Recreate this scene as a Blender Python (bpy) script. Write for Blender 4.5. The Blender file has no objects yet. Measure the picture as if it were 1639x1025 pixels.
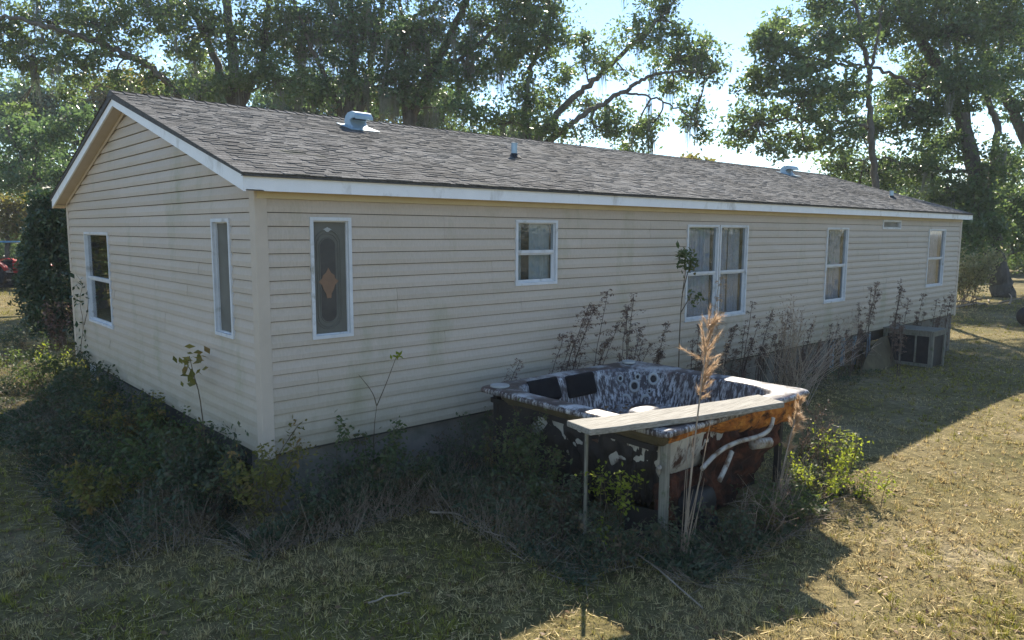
import bpy, math, random
import numpy as np
from mathutils import Vector, Matrix

random.seed(7); rng = np.random.default_rng(11)
S = bpy.context.scene
COL = S.collection
R = math.radians

# ------------------------------------------------------------------ camera
CAM = np.array([-2.812, -6.595, 2.130]); YAW, PITCH, ROLL, FPX = 0.83673, 0.12010, 0.00477, 1182.7
_f = np.array([math.cos(YAW)*math.cos(PITCH), math.sin(YAW)*math.cos(PITCH), -math.sin(PITCH)])
_r0 = np.array([math.sin(YAW), -math.cos(YAW), 0.0]); _u0 = np.cross(_r0, _f)
_r = _r0*math.cos(ROLL)+_u0*math.sin(ROLL); _u = -_r0*math.sin(ROLL)+_u0*math.cos(ROLL)
cam_d = bpy.data.cameras.new('camera'); cam_o = bpy.data.objects.new('camera', cam_d); COL.objects.link(cam_o)
cam_d.sensor_fit = 'HORIZONTAL'; cam_d.sensor_width = 36.0; cam_d.lens = FPX/1639*36.0
cam_d.clip_start = 0.05; cam_d.clip_end = 3000
cam_o.matrix_world = Matrix(((_r[0], _u[0], -_f[0], CAM[0]), (_r[1], _u[1], -_f[1], CAM[1]), (_r[2], _u[2], -_f[2], CAM[2]), (0, 0, 0, 1)))
S.camera = cam_o

# ------------------------------------------------------------------ light
SUN_AZ, SUN_EL = R(42), R(36.5)          # azimuth from +X
W = bpy.data.worlds.new('World'); S.world = W; W.use_nodes = True
nt = W.node_tree; sky = nt.nodes.new('ShaderNodeTexSky'); sky.sky_type = 'NISHITA'; sky.sun_disc = False
sky.sun_elevation = SUN_EL; sky.sun_rotation = R(90)-SUN_AZ
sky.air_density = 1.0; sky.dust_density = 0.0; sky.ozone_density = 3.0
bg = nt.nodes['Background']; bg.inputs[1].default_value = 0.098
nt.links.new(sky.outputs[0], bg.inputs[0])
sl = bpy.data.lights.new('sun', 'SUN'); sl.energy = 5.0; sl.angle = R(0.53); sl.color = (1.0, 0.91, 0.77)
so = bpy.data.objects.new('sun', sl); COL.objects.link(so)
sd = Vector((math.cos(SUN_AZ)*math.cos(SUN_EL), math.sin(SUN_AZ)*math.cos(SUN_EL), math.sin(SUN_EL)))
so.rotation_euler = sd.to_track_quat('Z', 'Y').to_euler(); so.location = (20, 20, 30)
S.view_settings.view_transform = 'Standard'; S.view_settings.look = 'None'; S.view_settings.gamma = 1.0
S.view_settings.exposure = 1.3
S.render.engine = 'CYCLES'
S.cycles.max_bounces = 6; S.cycles.transparent_max_bounces = 8
S.cycles.use_denoising = True

# ------------------------------------------------------------------ helpers
def P(px, py, D):
    """point D metres deep along the view through photograph position px,py"""
    return CAM + D*(_f+_r*(px-819.5)/FPX-_u*(py-512.5)/FPX)
def on_z(px, py, z):
    d = _f+_r*(px-819.5)/FPX-_u*(py-512.5)/FPX
    return CAM + d*(z-CAM[2])/d[2]
def sstep(a, b, x):
    t = np.clip((x-a)/(b-a), 0, 1); return t*t*(3-2*t)
def _hash(ix, iy):
    h = (ix.astype(np.int64)*374761393+iy.astype(np.int64)*668265263) & 0x7fffffff
    h = ((h ^ (h >> 13))*1274126177) & 0x7fffffff
    return ((h ^ (h >> 16)) & 0xffff)/65535.0
def vnoise(x, y):
    x = np.asarray(x, float); y = np.asarray(y, float)
    ix = np.floor(x); iy = np.floor(y); fx = x-ix; fy = y-iy
    fx = fx*fx*(3-2*fx); fy = fy*fy*(3-2*fy)
    a = _hash(ix, iy); b = _hash(ix+1, iy); c = _hash(ix, iy+1); d = _hash(ix+1, iy+1)
    return (a*(1-fx)+b*fx)*(1-fy)+(c*(1-fx)+d*fx)*fy
def fbm(x, y, o=4):
    s = 0; a = .5; t = 0
    for i in range(o):
        s = s+a*vnoise(np.asarray(x)*2**i+17.3*i, np.asarray(y)*2**i+5.1*i); t += a; a *= .5
    return s/t
def gz(x, y):
    """height of the ground"""
    x = np.asarray(x, float); y = np.asarray(y, float)
    return -0.60-0.36*sstep(11, 19, x)+0.05*(fbm(x*.5, y*.5, 3)-.5)+0.6*(fbm(x*.03+3, y*.03, 2)-.5)*sstep(30, 80, np.hypot(x, y))
def gzf(x, y): return float(gz(np.array([x]), np.array([y]))[0])

def link(o, parent=None):
    COL.objects.link(o)
    if parent is not None:
        o.parent = parent
        o.matrix_parent_inverse = WORLD[parent.name].inverted() if parent.name in WORLD else Matrix.Identity(4)
    return o
WORLD = {}
def tag(o, label=None, cat=None, group=None, kind=None):
    if label: o['label'] = label
    if cat: o['category'] = cat
    if group: o['group'] = group
    if kind: o['kind'] = kind
    return o
def thing(name, label, cat, loc=(0, 0, 0), rotz=0, group=None, local=False):
    """an Empty at the base of a thing; unless local, its parts are modelled in world coordinates"""
    o = bpy.data.objects.new(name, None); COL.objects.link(o); o.empty_display_size = .2
    o.location = loc; o.rotation_euler = (0, 0, rotz)
    if not local: WORLD[o.name] = Matrix.Translation(Vector([float(v) for v in loc])) @ Matrix.Rotation(rotz, 4, 'Z')
    return tag(o, label, cat, group)
def mesh(name, V, F, smooth=False, col=None):
    me = bpy.data.meshes.new(name)
    if isinstance(F, np.ndarray):
        V = np.asarray(V, np.float32); n = len(F); k = F.shape[1]
        me.vertices.add(len(V)); me.vertices.foreach_set('co', V.ravel())
        me.loops.add(n*k); me.loops.foreach_set('vertex_index', F.astype(np.int32).ravel())
        me.polygons.add(n); me.polygons.foreach_set('loop_start', np.arange(0, n*k, k, dtype=np.int32))
        me.update(calc_edges=True)
    else:
        me.from_pydata([tuple(map(float, v)) for v in V], [], F); me.update()
    if smooth and len(me.polygons): me.polygons.foreach_set('use_smooth', np.ones(len(me.polygons), bool))
    if col is not None:
        a = me.color_attributes.new('tint', 'FLOAT_COLOR', 'POINT')
        c = np.ones((len(col), 4), np.float32); c[:, :3] = col; a.data.foreach_set('color', c.ravel())
    return me
def obj(name, me, mat, parent=None):
    o = bpy.data.objects.new(name, me)
    if mat is not None and not me.materials: me.materials.append(mat)
    if parent is not None and name in STUFF_PARTS: o['kind'] = 'stuff'
    return link(o, parent)
STUFF_PARTS = {'crown', 'leaves', 'dead_leaves', 'branches', 'side_branches', 'seed_heads', 'spanish_moss', 'twigs', 'stems', 'dry_blades', 'plume'}

def frames(pts):
    """parallel frames along a polyline"""
    pts = np.asarray(pts, float); n = len(pts)
    T = np.gradient(pts, axis=0); T /= np.linalg.norm(T, axis=1)[:, None]+1e-9
    a = np.array([0, 0, 1.0]) if abs(T[0][2]) < .9 else np.array([1.0, 0, 0])
    A = np.zeros((n, 3)); B = np.zeros((n, 3))
    for i in range(n):
        a = a-T[i]*np.dot(a, T[i]); a /= np.linalg.norm(a)+1e-9
        A[i] = a; B[i] = np.cross(T[i], a)
    return A, B
class MB:
    def __init__(s): s.v = []; s.f = []
    def add(s, V, F):
        o = len(s.v); s.v += [tuple(map(float, v)) for v in V]; s.f += [tuple(o+i for i in f) for f in F]; return s
    def box(s, a, b, rot=None, c=None):
        V = [(x, y, z) for z in (a[2], b[2]) for y in (a[1], b[1]) for x in (a[0], b[0])]
        if rot is not None:
            c = Vector(c if c is not None else [(a[i]+b[i])/2 for i in range(3)])
            V = [tuple(rot @ (Vector(v)-c)+c) for v in V]
        return s.add(V, [(0, 2, 3, 1), (4, 5, 7, 6), (0, 1, 5, 4), (2, 6, 7, 3), (0, 4, 6, 2), (1, 3, 7, 5)])
    def tube(s, pts, rad, n=6, cap=True):
        pts = np.asarray(pts, float); A, B = frames(pts); k = len(pts)
        rad = np.full(k, rad, float) if np.isscalar(rad) else np.asarray(rad, float)
        V = []; F = []
        for i in range(k):
            for j in range(n):
                t = 2*math.pi*j/n; V.append(pts[i]+rad[i]*(A[i]*math.cos(t)+B[i]*math.sin(t)))
        for i in range(k-1):
            for j in range(n):
                F.append((i*n+j, i*n+(j+1) % n, (i+1)*n+(j+1) % n, (i+1)*n+j))
        if cap: F.append(tuple(range(n-1, -1, -1))); F.append(tuple((k-1)*n+j for j in range(n)))
        return s.add(V, F)
    def extrude(s, poly, vec):
        n = len(poly); vec = np.asarray(vec, float); V = [np.asarray(p, float) for p in poly]; V = V+[p+vec for p in V]
        F = [tuple(range(n-1, -1, -1)), tuple(range(n, 2*n))]+[(i, (i+1) % n, n+(i+1) % n, n+i) for i in range(n)]
        return s.add(V, F)
    def build(s, name, mat, parent=None, smooth=False, bevel=0):
        o = obj(name, mesh(name, s.v, s.f, smooth), mat, parent)
        if bevel:
            m = o.modifiers.new('bevel', 'BEVEL'); m.width = bevel; m.segments = 2; m.limit_method = 'ANGLE'
        return o
def smooth_line(pts, it=2):
    p = np.asarray(pts, float)
    for _ in range(it):
        q = np.empty((2*len(p), p.shape[1])); q[0] = p[0]; q[-1] = p[-1]
        q[1:-1:2] = .75*p[:-1]+.25*p[1:]; q[2:-1:2] = .25*p[:-1]+.75*p[1:]; p = q
    return p
def unit(v): return v/(np.linalg.norm(v, axis=-1, keepdims=True)+1e-9)
def tri_tubes(A, B, ra, rb):
    """many thin three-sided straight twigs at once -> V,F"""
    A = np.asarray(A); B = np.asarray(B); n = len(A); d = unit(B-A)
    h = np.where(np.abs(d[:, 2:3]) < .9, np.array([[0, 0, 1.0]]), np.array([[1.0, 0, 0]]))
    p = unit(np.cross(d, h)); q = np.cross(d, p)
    ra = np.broadcast_to(ra, n)[:, None]; rb = np.broadcast_to(rb, n)[:, None]
    V = np.empty((n, 6, 3))
    for j in range(3):
        o = p*math.cos(2.094*j)+q*math.sin(2.094*j); V[:, j] = A+o*ra; V[:, 3+j] = B+o*rb
    b = (np.arange(n)*6)[:, None]
    F = np.concatenate([b+np.array([[0, 1, 4, 3]]), b+np.array([[1, 2, 5, 4]]), b+np.array([[2, 0, 3, 5]])])
    return V.reshape(-1, 3), F
def leaf_quads(C, size, up=0.3, asp=.5):
    """small leaf blades: rhombs folded on the midrib, random attitude"""
    n = len(C); size = np.broadcast_to(size, n)[:, None]
    a = unit(rng.normal(size=(n, 3))); nn = unit(rng.normal(size=(n, 3))+np.array([0, 0, up*3]))
    b = unit(np.cross(nn, a)); a = unit(np.cross(b, nn))
    V = np.empty((n, 4, 3))
    V[:, 0] = C-a*size*.5; V[:, 1] = C+b*size*asp*.5+nn*size*.06-a*size*.06; V[:, 2] = C+a*size*.5; V[:, 3] = C-b*size*asp*.5+nn*size*.06-a*size*.06
    return V.reshape(-1, 3), (np.arange(n)*4)[:, None]+np.array([[0, 1, 2, 3]])

# ------------------------------------------------------------------ materials
def newmat(name):
    m = bpy.data.materials.new(name); m.use_nodes = True; return m, m.node_tree, m.node_tree.nodes['Principled BSDF']
def N(nt, t, **kw):
    n = nt.nodes.new(t)
    for k, v in kw.items():
        if k in n.inputs: n.inputs[k].default_value = v
        else: setattr(n, k, v)
    return n
def ramp(nt, stops, inter='LINEAR'):
    r = nt.nodes.new('ShaderNodeValToRGB'); e = r.color_ramp.elements; r.color_ramp.interpolation = inter
    while len(e) < len(stops): e.new(.5)
    for i, (p, c) in enumerate(stops): e[i].position = p; e[i].color = (*c, 1) if len(c) == 3 else c
    return r
def noise(nt, scale, detail=5, rough=.55, vec=None, stretch=None, coord='Object', dist=0):
    tc = nt.nodes.new('ShaderNodeTexCoord'); n = nt.nodes.new('ShaderNodeTexNoise')
    n.inputs['Scale'].default_value = scale; n.inputs['Detail'].default_value = detail; n.inputs['Roughness'].default_value = rough; n.inputs['Distortion'].default_value = dist
    src = nt.nodes.new('ShaderNodeNewGeometry').outputs['Position'] if coord == 'World' else tc.outputs[coord]
    if stretch:
        mp = nt.nodes.new('ShaderNodeMapping'); mp.inputs['Scale'].default_value = stretch; nt.links.new(src, mp.inputs[0]); src = mp.outputs[0]
    nt.links.new(src, n.inputs['Vector']); return n
def wpos(nt): return nt.nodes.new('ShaderNodeNewGeometry').outputs['Position']
def mixc(nt, fac, a, b, mode='MIX'):
    m = nt.nodes.new('ShaderNodeMix'); m.data_type = 'RGBA'; m.blend_type = mode
    for s, v in ((m.inputs[0], fac), (m.inputs[6], a), (m.inputs[7], b)):
        if hasattr(v, 'is_linked'): nt.links.new(v, s)
        elif isinstance(v, (int, float)): s.default_value = v
        else: s.default_value = (*v, 1)
    return m.outputs[2]
def bump(nt, b, h, strength=.3, dist=.01):
    n = nt.nodes.new('ShaderNodeBump'); n.inputs['Strength'].default_value = strength; n.inputs['Distance'].default_value = dist
    nt.links.new(h, n.inputs['Height']); nt.links.new(n.outputs[0], b.inputs['Normal'])
def mottled(name, stops, scale=8, rough=.8, stretch=None, bumpv=.2, dist=.01, detail=6, metal=0, stain=None, stain_scale=1.2, stain_stretch=None, coord='World', spec=.3):
    m, nt, b = newmat(name)
    n = noise(nt, scale, detail, .6, stretch=stretch, coord=coord); r = ramp(nt, stops); nt.links.new(n.outputs[0], r.inputs[0]); c = r.outputs[0]
    if stain:
        n2 = noise(nt, stain_scale, 6, .65, stretch=stain_stretch, coord=coord); r2 = ramp(nt, [(stain[1], (0, 0, 0)), (stain[2], (1, 1, 1))]); nt.links.new(n2.outputs[0], r2.inputs[0])
        c = mixc(nt, r2.outputs[0], c, stain[0])
    nt.links.new(c, b.inputs['Base Color']); b.inputs['Roughness'].default_value = rough; b.inputs['Metallic'].default_value = metal
    b.inputs['Specular IOR Level'].default_value = spec
    if bumpv: bump(nt, b, n.outputs[0], bumpv, dist)
    return m
def leafmat(name, stops, trans=.4, tcol=(.28, .34, .04), nscale=.7, rough=.38, dry=None, spec=.6):
    m, nt, b = newmat(name)
    g = nt.nodes.new('ShaderNodeNewGeometry'); n = noise(nt, nscale, 3, .6, coord='World')
    ad = N(nt, 'ShaderNodeMath', operation='MULTIPLY_ADD'); ad.inputs[1].default_value = .55; nt.links.new(g.outputs['Random Per Island'], ad.inputs[0])
    mu = N(nt, 'ShaderNodeMath', operation='MULTIPLY'); mu.inputs[1].default_value = .5; nt.links.new(n.outputs[0], mu.inputs[0]); nt.links.new(mu.outputs[0], ad.inputs[2])
    r = ramp(nt, stops); nt.links.new(ad.outputs[0], r.inputs[0]); c = r.outputs[0]
    if dry:
        n3 = noise(nt, 3.1, 2, .5, coord='World'); ra = ramp(nt, [(dry[1], (0, 0, 0)), (dry[1]+.06, (1, 1, 1))]); nt.links.new(n3.outputs[0], ra.inputs[0]); c = mixc(nt, ra.outputs[0], c, dry[0])
    nt.links.new(c, b.inputs['Base Color']); b.inputs['Roughness'].default_value = rough; b.inputs['Specular IOR Level'].default_value = spec
    t = nt.nodes.new('ShaderNodeBsdfTranslucent'); tc = mixc(nt, .5, c, tcol); nt.links.new(tc, t.inputs[0])
    mx = nt.nodes.new('ShaderNodeMixShader'); mx.inputs[0].default_value = trans
    nt.links.new(b.outputs[0], mx.inputs[1]); nt.links.new(t.outputs[0], mx.inputs[2]); nt.links.new(mx.outputs[0], nt.nodes['Material Output'].inputs[0])
    return m

def siding_mat():
    m, nt, b = newmat('vinyl_siding')
    oi = nt.nodes.new('ShaderNodeObjectInfo')
    base = ramp(nt, [(0, (.505, .425, .345)), (1, (.555, .468, .382))]); nt.links.new(oi.outputs['Random'], base.inputs[0])
    n1 = noise(nt, .9, 6, .65, coord='World', stretch=(1, 1, 2.2)); r1 = ramp(nt, [(.42, (0, 0, 0)), (.75, (.4, .4, .4))]); nt.links.new(n1.outputs[0], r1.inputs[0])
    c = mixc(nt, r1.outputs[0], base.outputs[0], (.43, .36, .25))
    n2 = noise(nt, 1.6, 5, .6, coord='World', stretch=(1, 1, .35)); r2 = ramp(nt, [(.56, (0, 0, 0)), (.76, (.55, .55, .55))]); nt.links.new(n2.outputs[0], r2.inputs[0])
    c = mixc(nt, r2.outputs[0], c, (.27, .27, .15))
    n3 = noise(nt, 60, 3, .6, coord='World', stretch=(1, 1, .2)); r3 = ramp(nt, [(.3, (.93, .93, .93)), (.7, (1.04, 1.04, 1.04))]); nt.links.new(n3.outputs[0], r3.inputs[0])
    c = mixc(nt, 1.0, c, r3.outputs[0], 'MULTIPLY')
    # splash dirt low on the wall
    sx = nt.nodes.new('ShaderNodeSeparateXYZ'); nt.links.new(wpos(nt), sx.inputs[0])
    mr = N(nt, 'ShaderNodeMapRange'); mr.inputs[1].default_value = .75; mr.inputs[2].default_value = -.05; nt.links.new(sx.outputs[2], mr.inputs[0])
    n4 = noise(nt, 2.4, 6, .7, coord='World'); mm = N(nt, 'ShaderNodeMath', operation='MULTIPLY'); nt.links.new(mr.outputs[0], mm.inputs[0]); nt.links.new(n4.outputs[0], mm.inputs[1])
    c = mixc(nt, mm.outputs[0], c, (.24, .22, .13))
    nt.links.new(c, b.inputs['Base Color']); b.inputs['Roughness'].default_value = .55; b.inputs['Specular IOR Level'].default_value = .35
    n5 = noise(nt, 2.2, 3, .5, coord='World', stretch=(1, 1, 2.5)); bump(nt, b, n5.outputs[0], .5, .02)
    return m
def shingle_mat(name, island):
    m, nt, b = newmat(name)
    src = nt.nodes.new('ShaderNodeNewGeometry').outputs['Random Per Island'] if island else nt.nodes.new('ShaderNodeObjectInfo').outputs['Random']
    r = ramp(nt, [(0, (.10, .101, .101)), (.3, (.128, .129, .128)), (.65, (.148, .149, .148)), (1, (.19, .19, .188))]); nt.links.new(src, r.inputs[0])
    n = noise(nt, 55, 4, .85, coord='World'); rr = ramp(nt, [(.34, (.42, .42, .42)), (.66, (1.6, 1.6, 1.6))]); nt.links.new(n.outputs[0], rr.inputs[0])
    c = mixc(nt, 1, r.outputs[0], rr.outputs[0], 'MULTIPLY')
    n2 = noise(nt, .6, 5, .6, coord='World'); r2 = ramp(nt, [(.35, (.82, .80, .78)), (.7, (1.12, 1.12, 1.12))]); nt.links.new(n2.outputs[0], r2.inputs[0])
    c = mixc(nt, 1, c, r2.outputs[0], 'MULTIPLY')
    n3 = noise(nt, 2.2, 5, .7, coord='World'); r3 = ramp(nt, [(.62, (0, 0, 0)), (.8, (.5, .5, .5))]); nt.links.new(n3.outputs[0], r3.inputs[0])
    c = mixc(nt, r3.outputs[0], c, (.09, .10, .055))
    nt.links.new(c, b.inputs['Base Color']); b.inputs['Roughness'].default_value = 1.0; b.inputs['Specular IOR Level'].default_value = .03
    bump(nt, b, n.outputs[0], .4, .004); return m
def glass_mat(name='window_glass', refl=.95, dirt=(.02, .16)):
    m, nt, b = newmat(name); out = nt.nodes['Material Output']
    tr = N(nt, 'ShaderNodeBsdfTransparent'); tr.inputs[0].default_value = (.80, .85, .88, 1)
    gl = N(nt, 'ShaderNodeBsdfGlossy'); gl.inputs['Roughness'].default_value = .02
    lw = N(nt, 'ShaderNodeLayerWeight'); lw.inputs[0].default_value = .5
    pw = N(nt, 'ShaderNodeMath', operation='POWER'); pw.inputs[1].default_value = 2.6; nt.links.new(lw.outputs['Facing'], pw.inputs[0])
    fr = N(nt, 'ShaderNodeMath', operation='MULTIPLY_ADD'); fr.inputs[1].default_value = refl; fr.inputs[2].default_value = .07*refl; nt.links.new(pw.outputs[0], fr.inputs[0])
    nn = noise(nt, 2.5, 2, .5, coord='World'); bp = nt.nodes.new('ShaderNodeBump'); bp.inputs['Strength'].default_value = .06; bp.inputs['Distance'].default_value = .02
    nt.links.new(nn.outputs[0], bp.inputs['Height']); nt.links.new(bp.outputs[0], gl.inputs['Normal'])
    df = N(nt, 'ShaderNodeBsdfDiffuse'); df.inputs[0].default_value = (.35, .33, .28, 1)
    n2 = noise(nt, 5, 6, .7, coord='World'); r2 = ramp(nt, [(.4, (dirt[0],)*3), (.8, (dirt[1],)*3)]); nt.links.new(n2.outputs[0], r2.inputs[0])
    m1 = nt.nodes.new('ShaderNodeMixShader'); nt.links.new(r2.outputs[0], m1.inputs[0]); nt.links.new(tr.outputs[0], m1.inputs[1]); nt.links.new(df.outputs[0], m1.inputs[2])
    m2 = nt.nodes.new('ShaderNodeMixShader'); nt.links.new(fr.outputs[0], m2.inputs[0]); nt.links.new(m1.outputs[0], m2.inputs[1]); nt.links.new(gl.outputs[0], m2.inputs[2])
    nt.links.new(m2.outputs[0], out.inputs[0]); return m
def ground_mat():
    m, nt, b = newmat('dry_lawn')
    n1 = noise(nt, .55, 6, .6, coord='World'); n2 = noise(nt, 9, 6, .7, coord='World'); n3 = noise(nt, 70, 4, .7, coord='World')
    r1 = ramp(nt, [(.3, (.10, .098, .036)), (.45, (.15, .132, .060)), (.58, (.20, .17, .09)), (.68, (.26, .225, .145)), (.80, (.33, .30, .24))]); nt.links.new(n1.outputs[0], r1.inputs[0])
    r2 = ramp(nt, [(.3, (.45, .45, .42)), (.7, (1.35, 1.3, 1.25))]); nt.links.new(n2.outputs[0], r2.inputs[0])
    c = mixc(nt, 1, r1.outputs[0], r2.outputs[0], 'MULTIPLY')
    r3 = ramp(nt, [(.25, (.35, .35, .33)), (.75, (1.6, 1.55, 1.45))]); nt.links.new(n3.outputs[0], r3.inputs[0])
    c = mixc(nt, 1, c, r3.outputs[0], 'MULTIPLY')
    nt.links.new(c, b.inputs['Base Color']); b.inputs['Roughness'].default_value = .95; b.inputs['Specular IOR Level'].default_value = .1
    bump(nt, b, n2.outputs[0], .8, .04); return m
def tint_mat(name, trans=.3, rough=.7):
    m, nt, b = newmat(name); a = nt.nodes.new('ShaderNodeAttribute'); a.attribute_name = 'tint'
    nt.links.new(a.outputs[0], b.inputs['Base Color']); b.inputs['Roughness'].default_value = rough; b.inputs['Specular IOR Level'].default_value = .25
    t = nt.nodes.new('ShaderNodeBsdfTranslucent'); nt.links.new(a.outputs[0], t.inputs[0]); mx = nt.nodes.new('ShaderNodeMixShader'); mx.inputs[0].default_value = trans
    nt.links.new(b.outputs[0], mx.inputs[1]); nt.links.new(t.outputs[0], mx.inputs[2]); nt.links.new(mx.outputs[0], nt.nodes['Material Output'].inputs[0]); return m
def tub_mat():
    m, nt, b = newmat('peeling_acrylic')
    n0 = noise(nt, 2.2, 5, .6, coord='World'); r0 = ramp(nt, [(.3, (.28, .28, .28)), (.65, (.57, .56, .55))]); nt.links.new(n0.outputs[0], r0.inputs[0])
    g = nt.nodes.new('ShaderNodeNewGeometry'); sx = nt.nodes.new('ShaderNodeSeparateXYZ'); nt.links.new(g.outputs['True Normal'], sx.inputs[0])
    ab = N(nt, 'ShaderNodeMath', operation='ABSOLUTE'); nt.links.new(sx.outputs[2], ab.inputs[0]); rf = ramp(nt, [(.55, (0, 0, 0)), (.85, (1, 1, 1))]); nt.links.new(ab.outputs[0], rf.inputs[0])
    n1 = noise(nt, 6, 9, .66, coord='World', stretch=(6, 6, .16), dist=.25); r1 = ramp(nt, [(.40, (0, 0, 0)), (.54, (1, 1, 1))]); nt.links.new(n1.outputs[0], r1.inputs[0])
    n4 = noise(nt, 3.2, 9, .68, coord='World'); r4 = ramp(nt, [(.43, (0, 0, 0)), (.53, (1, 1, 1))]); nt.links.new(n4.outputs[0], r4.inputs[0])
    f = mixc(nt, rf.outputs[0], r1.outputs[0], r4.outputs[0]); c = mixc(nt, f, r0.outputs[0], (.046, .034, .033))
    n2 = noise(nt, 2.6, 6, .7, coord='World', stretch=(2.2, 2.2, .6)); r2 = ramp(nt, [(.53, (0, 0, 0)), (.64, (.75, .75, .75))]); nt.links.new(n2.outputs[0], r2.inputs[0])
    c = mixc(nt, r2.outputs[0], c, (.12, .075, .068))
    n3 = noise(nt, 34, 6, .75, coord='World'); r3 = ramp(nt, [(.57, (0, 0, 0)), (.63, (.9, .9, .9))]); nt.links.new(n3.outputs[0], r3.inputs[0])
    c = mixc(nt, r3.outputs[0], c, (.06, .05, .06))
    nt.links.new(c, b.inputs['Base Color']); b.inputs['Roughness'].default_value = .4; bump(nt, b, n3.outputs[0], .4, .006); return m
M = {}
M['siding'] = siding_mat()
M['shingle'] = shingle_mat('shingle', False); M['shingle_many'] = shingle_mat('shingle_many', True)
M['trim'] = mottled('beige_trim', [(.3, (.51, .43, .345)), (.7, (.56, .475, .385))], 6, .5, stain=((.42, .35, .26), .6, .8), bumpv=.05)
M['white'] = mottled('white_trim', [(.3, (.80, .80, .80)), (.7, (.87, .87, .87))], 5, .45, stain=((.42, .40, .35), .58, .8), stain_scale=3, stain_stretch=(1, 1, .5), bumpv=.05)
M['frame'] = mottled('window_frame_white', [(.3, (.56, .57, .58)), (.7, (.68, .69, .70))], 6, .45, stain=((.30, .28, .23), .56, .74), stain_scale=5, bumpv=.05)
M['soffit'] = mottled('beige_soffit', [(.3, (.56, .47, .29)), (.7, (.64, .54, .35))], 4, .5, bumpv=.05)
M['asphalt'] = mottled('roof_edge', [(.3, (.05, .05, .048)), (.7, (.12, .115, .11))], 30, .9)
M['glass'] = glass_mat(); M['glass_front'] = glass_mat('screened_glass', .42, (.05, .22))
M['dark'] = mottled('dark_interior', [(.3, (.05, .047, .042)), (.7, (.09, .085, .075))], 3, .9, bumpv=0)  # indoor shade put into the colour; also backs the siding gaps
M['curtain'] = mottled('faded_curtain', [(.3, (.56, .52, .56)), (.7, (.76, .72, .76))], 5, .9, stretch=(3, 3, .3), bumpv=.1)
M['blind'] = mottled('frosted_blind', [(.3, (.50, .52, .50)), (.7, (.62, .63, .60))], 3, .8, stretch=(1, 1, .2), bumpv=.0)
M['screen'] = mottled('insect_screen', [(.3, (.125, .12, .10)), (.7, (.165, .16, .135))], 4, .7, bumpv=.05)
M['amber'] = mottled('amber_glass', [(.3, (.20, .122, .078)), (.7, (.25, .15, .095))], 9, .4, bumpv=.05)
M['smoke'] = mottled('smoked_glass', [(.3, (.055, .055, .055)), (.7, (.09, .085, .08))], 5, .25, bumpv=.02)
M['metal'] = mottled('galvanised_metal', [(.3, (.30, .40, .46)), (.7, (.42, .52, .58))], 7, .4, metal=.35, stain=((.20, .19, .17), .6, .75), stain_scale=5, bumpv=.05)
M['skirt'] = mottled('skirting_board', [(.3, (.15, .135, .11)), (.7, (.235, .21, .175))], 3, .85, stretch=(1, 1, .4), stain=((.09, .10, .07), .5, .7), stain_scale=2)
M['block'] = mottled('concrete_block', [(.3, (.22, .22, .21)), (.7, (.34, .335, .32))], 14, .9, bumpv=.4)
M['oldwood'] = mottled('weathered_wood', [(.25, (.12, .11, .09)), (.5, (.26, .245, .21)), (.75, (.40, .38, .33))], 9, .85, stretch=(.5, 8, 8), stain=((.08, .07, .055), .62, .72), stain_scale=9, stain_stretch=(.4, 3, 3), bumpv=.4)
M['post'] = mottled('grey_post_wood', [(.25, (.10, .092, .072)), (.5, (.20, .188, .15)), (.75, (.30, .285, .235))], 9, .9, stretch=(8, 8, .5), stain=((.10, .12, .06), .55, .7), stain_scale=8, bumpv=.5)
M['ply'] = mottled('rotten_plywood', [(.3, (.07, .058, .032)), (.7, (.15, .12, .065))], 5, .9, stain=((.07, .055, .035), .5, .7))
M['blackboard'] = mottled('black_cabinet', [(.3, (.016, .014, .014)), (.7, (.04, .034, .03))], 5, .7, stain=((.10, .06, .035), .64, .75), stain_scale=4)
M['tub'] = tub_mat()
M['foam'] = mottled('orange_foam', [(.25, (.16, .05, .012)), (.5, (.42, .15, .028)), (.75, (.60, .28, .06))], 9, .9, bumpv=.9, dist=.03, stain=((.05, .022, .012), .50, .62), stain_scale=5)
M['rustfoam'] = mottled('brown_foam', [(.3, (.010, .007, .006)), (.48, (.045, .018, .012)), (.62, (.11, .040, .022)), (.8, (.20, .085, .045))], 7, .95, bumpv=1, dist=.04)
M['fibre'] = mottled('bare_fibreglass', [(.3, (.42, .40, .36)), (.7, (.60, .57, .50))], 4, .5, stain=((.09, .05, .035), .56, .62), stain_scale=3.2, stain_stretch=(1, 1, .5))
M['pvc'] = mottled('white_pvc', [(.3, (.34, .33, .30)), (.7, (.50, .49, .46))], 5, .5, stain=((.14, .09, .05), .48, .62), stain_scale=7, bumpv=.05)
M['pillow'] = mottled('black_pillow', [(.3, (.008, .008, .010)), (.7, (.017, .018, .02))], 9, .9, spec=.08)
M['jet'] = mottled('jet_plastic', [(.3, (.34, .35, .34)), (.7, (.46, .46, .44))], 9, .35)
M['rubber'] = mottled('black_rubber', [(.3, (.012, .012, .013)), (.7, (.03, .03, .032))], 9, .6)
M['ground'] = ground_mat()
M['grass'] = tint_mat('grass_blade', .35)
M['bark'] = mottled('bark', [(.25, (.045, .038, .030)), (.5, (.10, .088, .072)), (.75, (.17, .155, .13))], 5, .95, stretch=(1, 1, .25), bumpv=.9, dist=.05)
M['moss'] = mottled('spanish_moss', [(.3, (.15, .16, .13)), (.7, (.27, .28, .23))], 4, .95, bumpv=0)
M['stem'] = mottled('weed_stem', [(.3, (.07, .055, .035)), (.7, (.15, .115, .07))], 6, .9, bumpv=0)
M['drystem'] = mottled('dry_stem', [(.3, (.060, .042, .034)), (.7, (.13, .095, .075))], 6, .9, bumpv=0)
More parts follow.
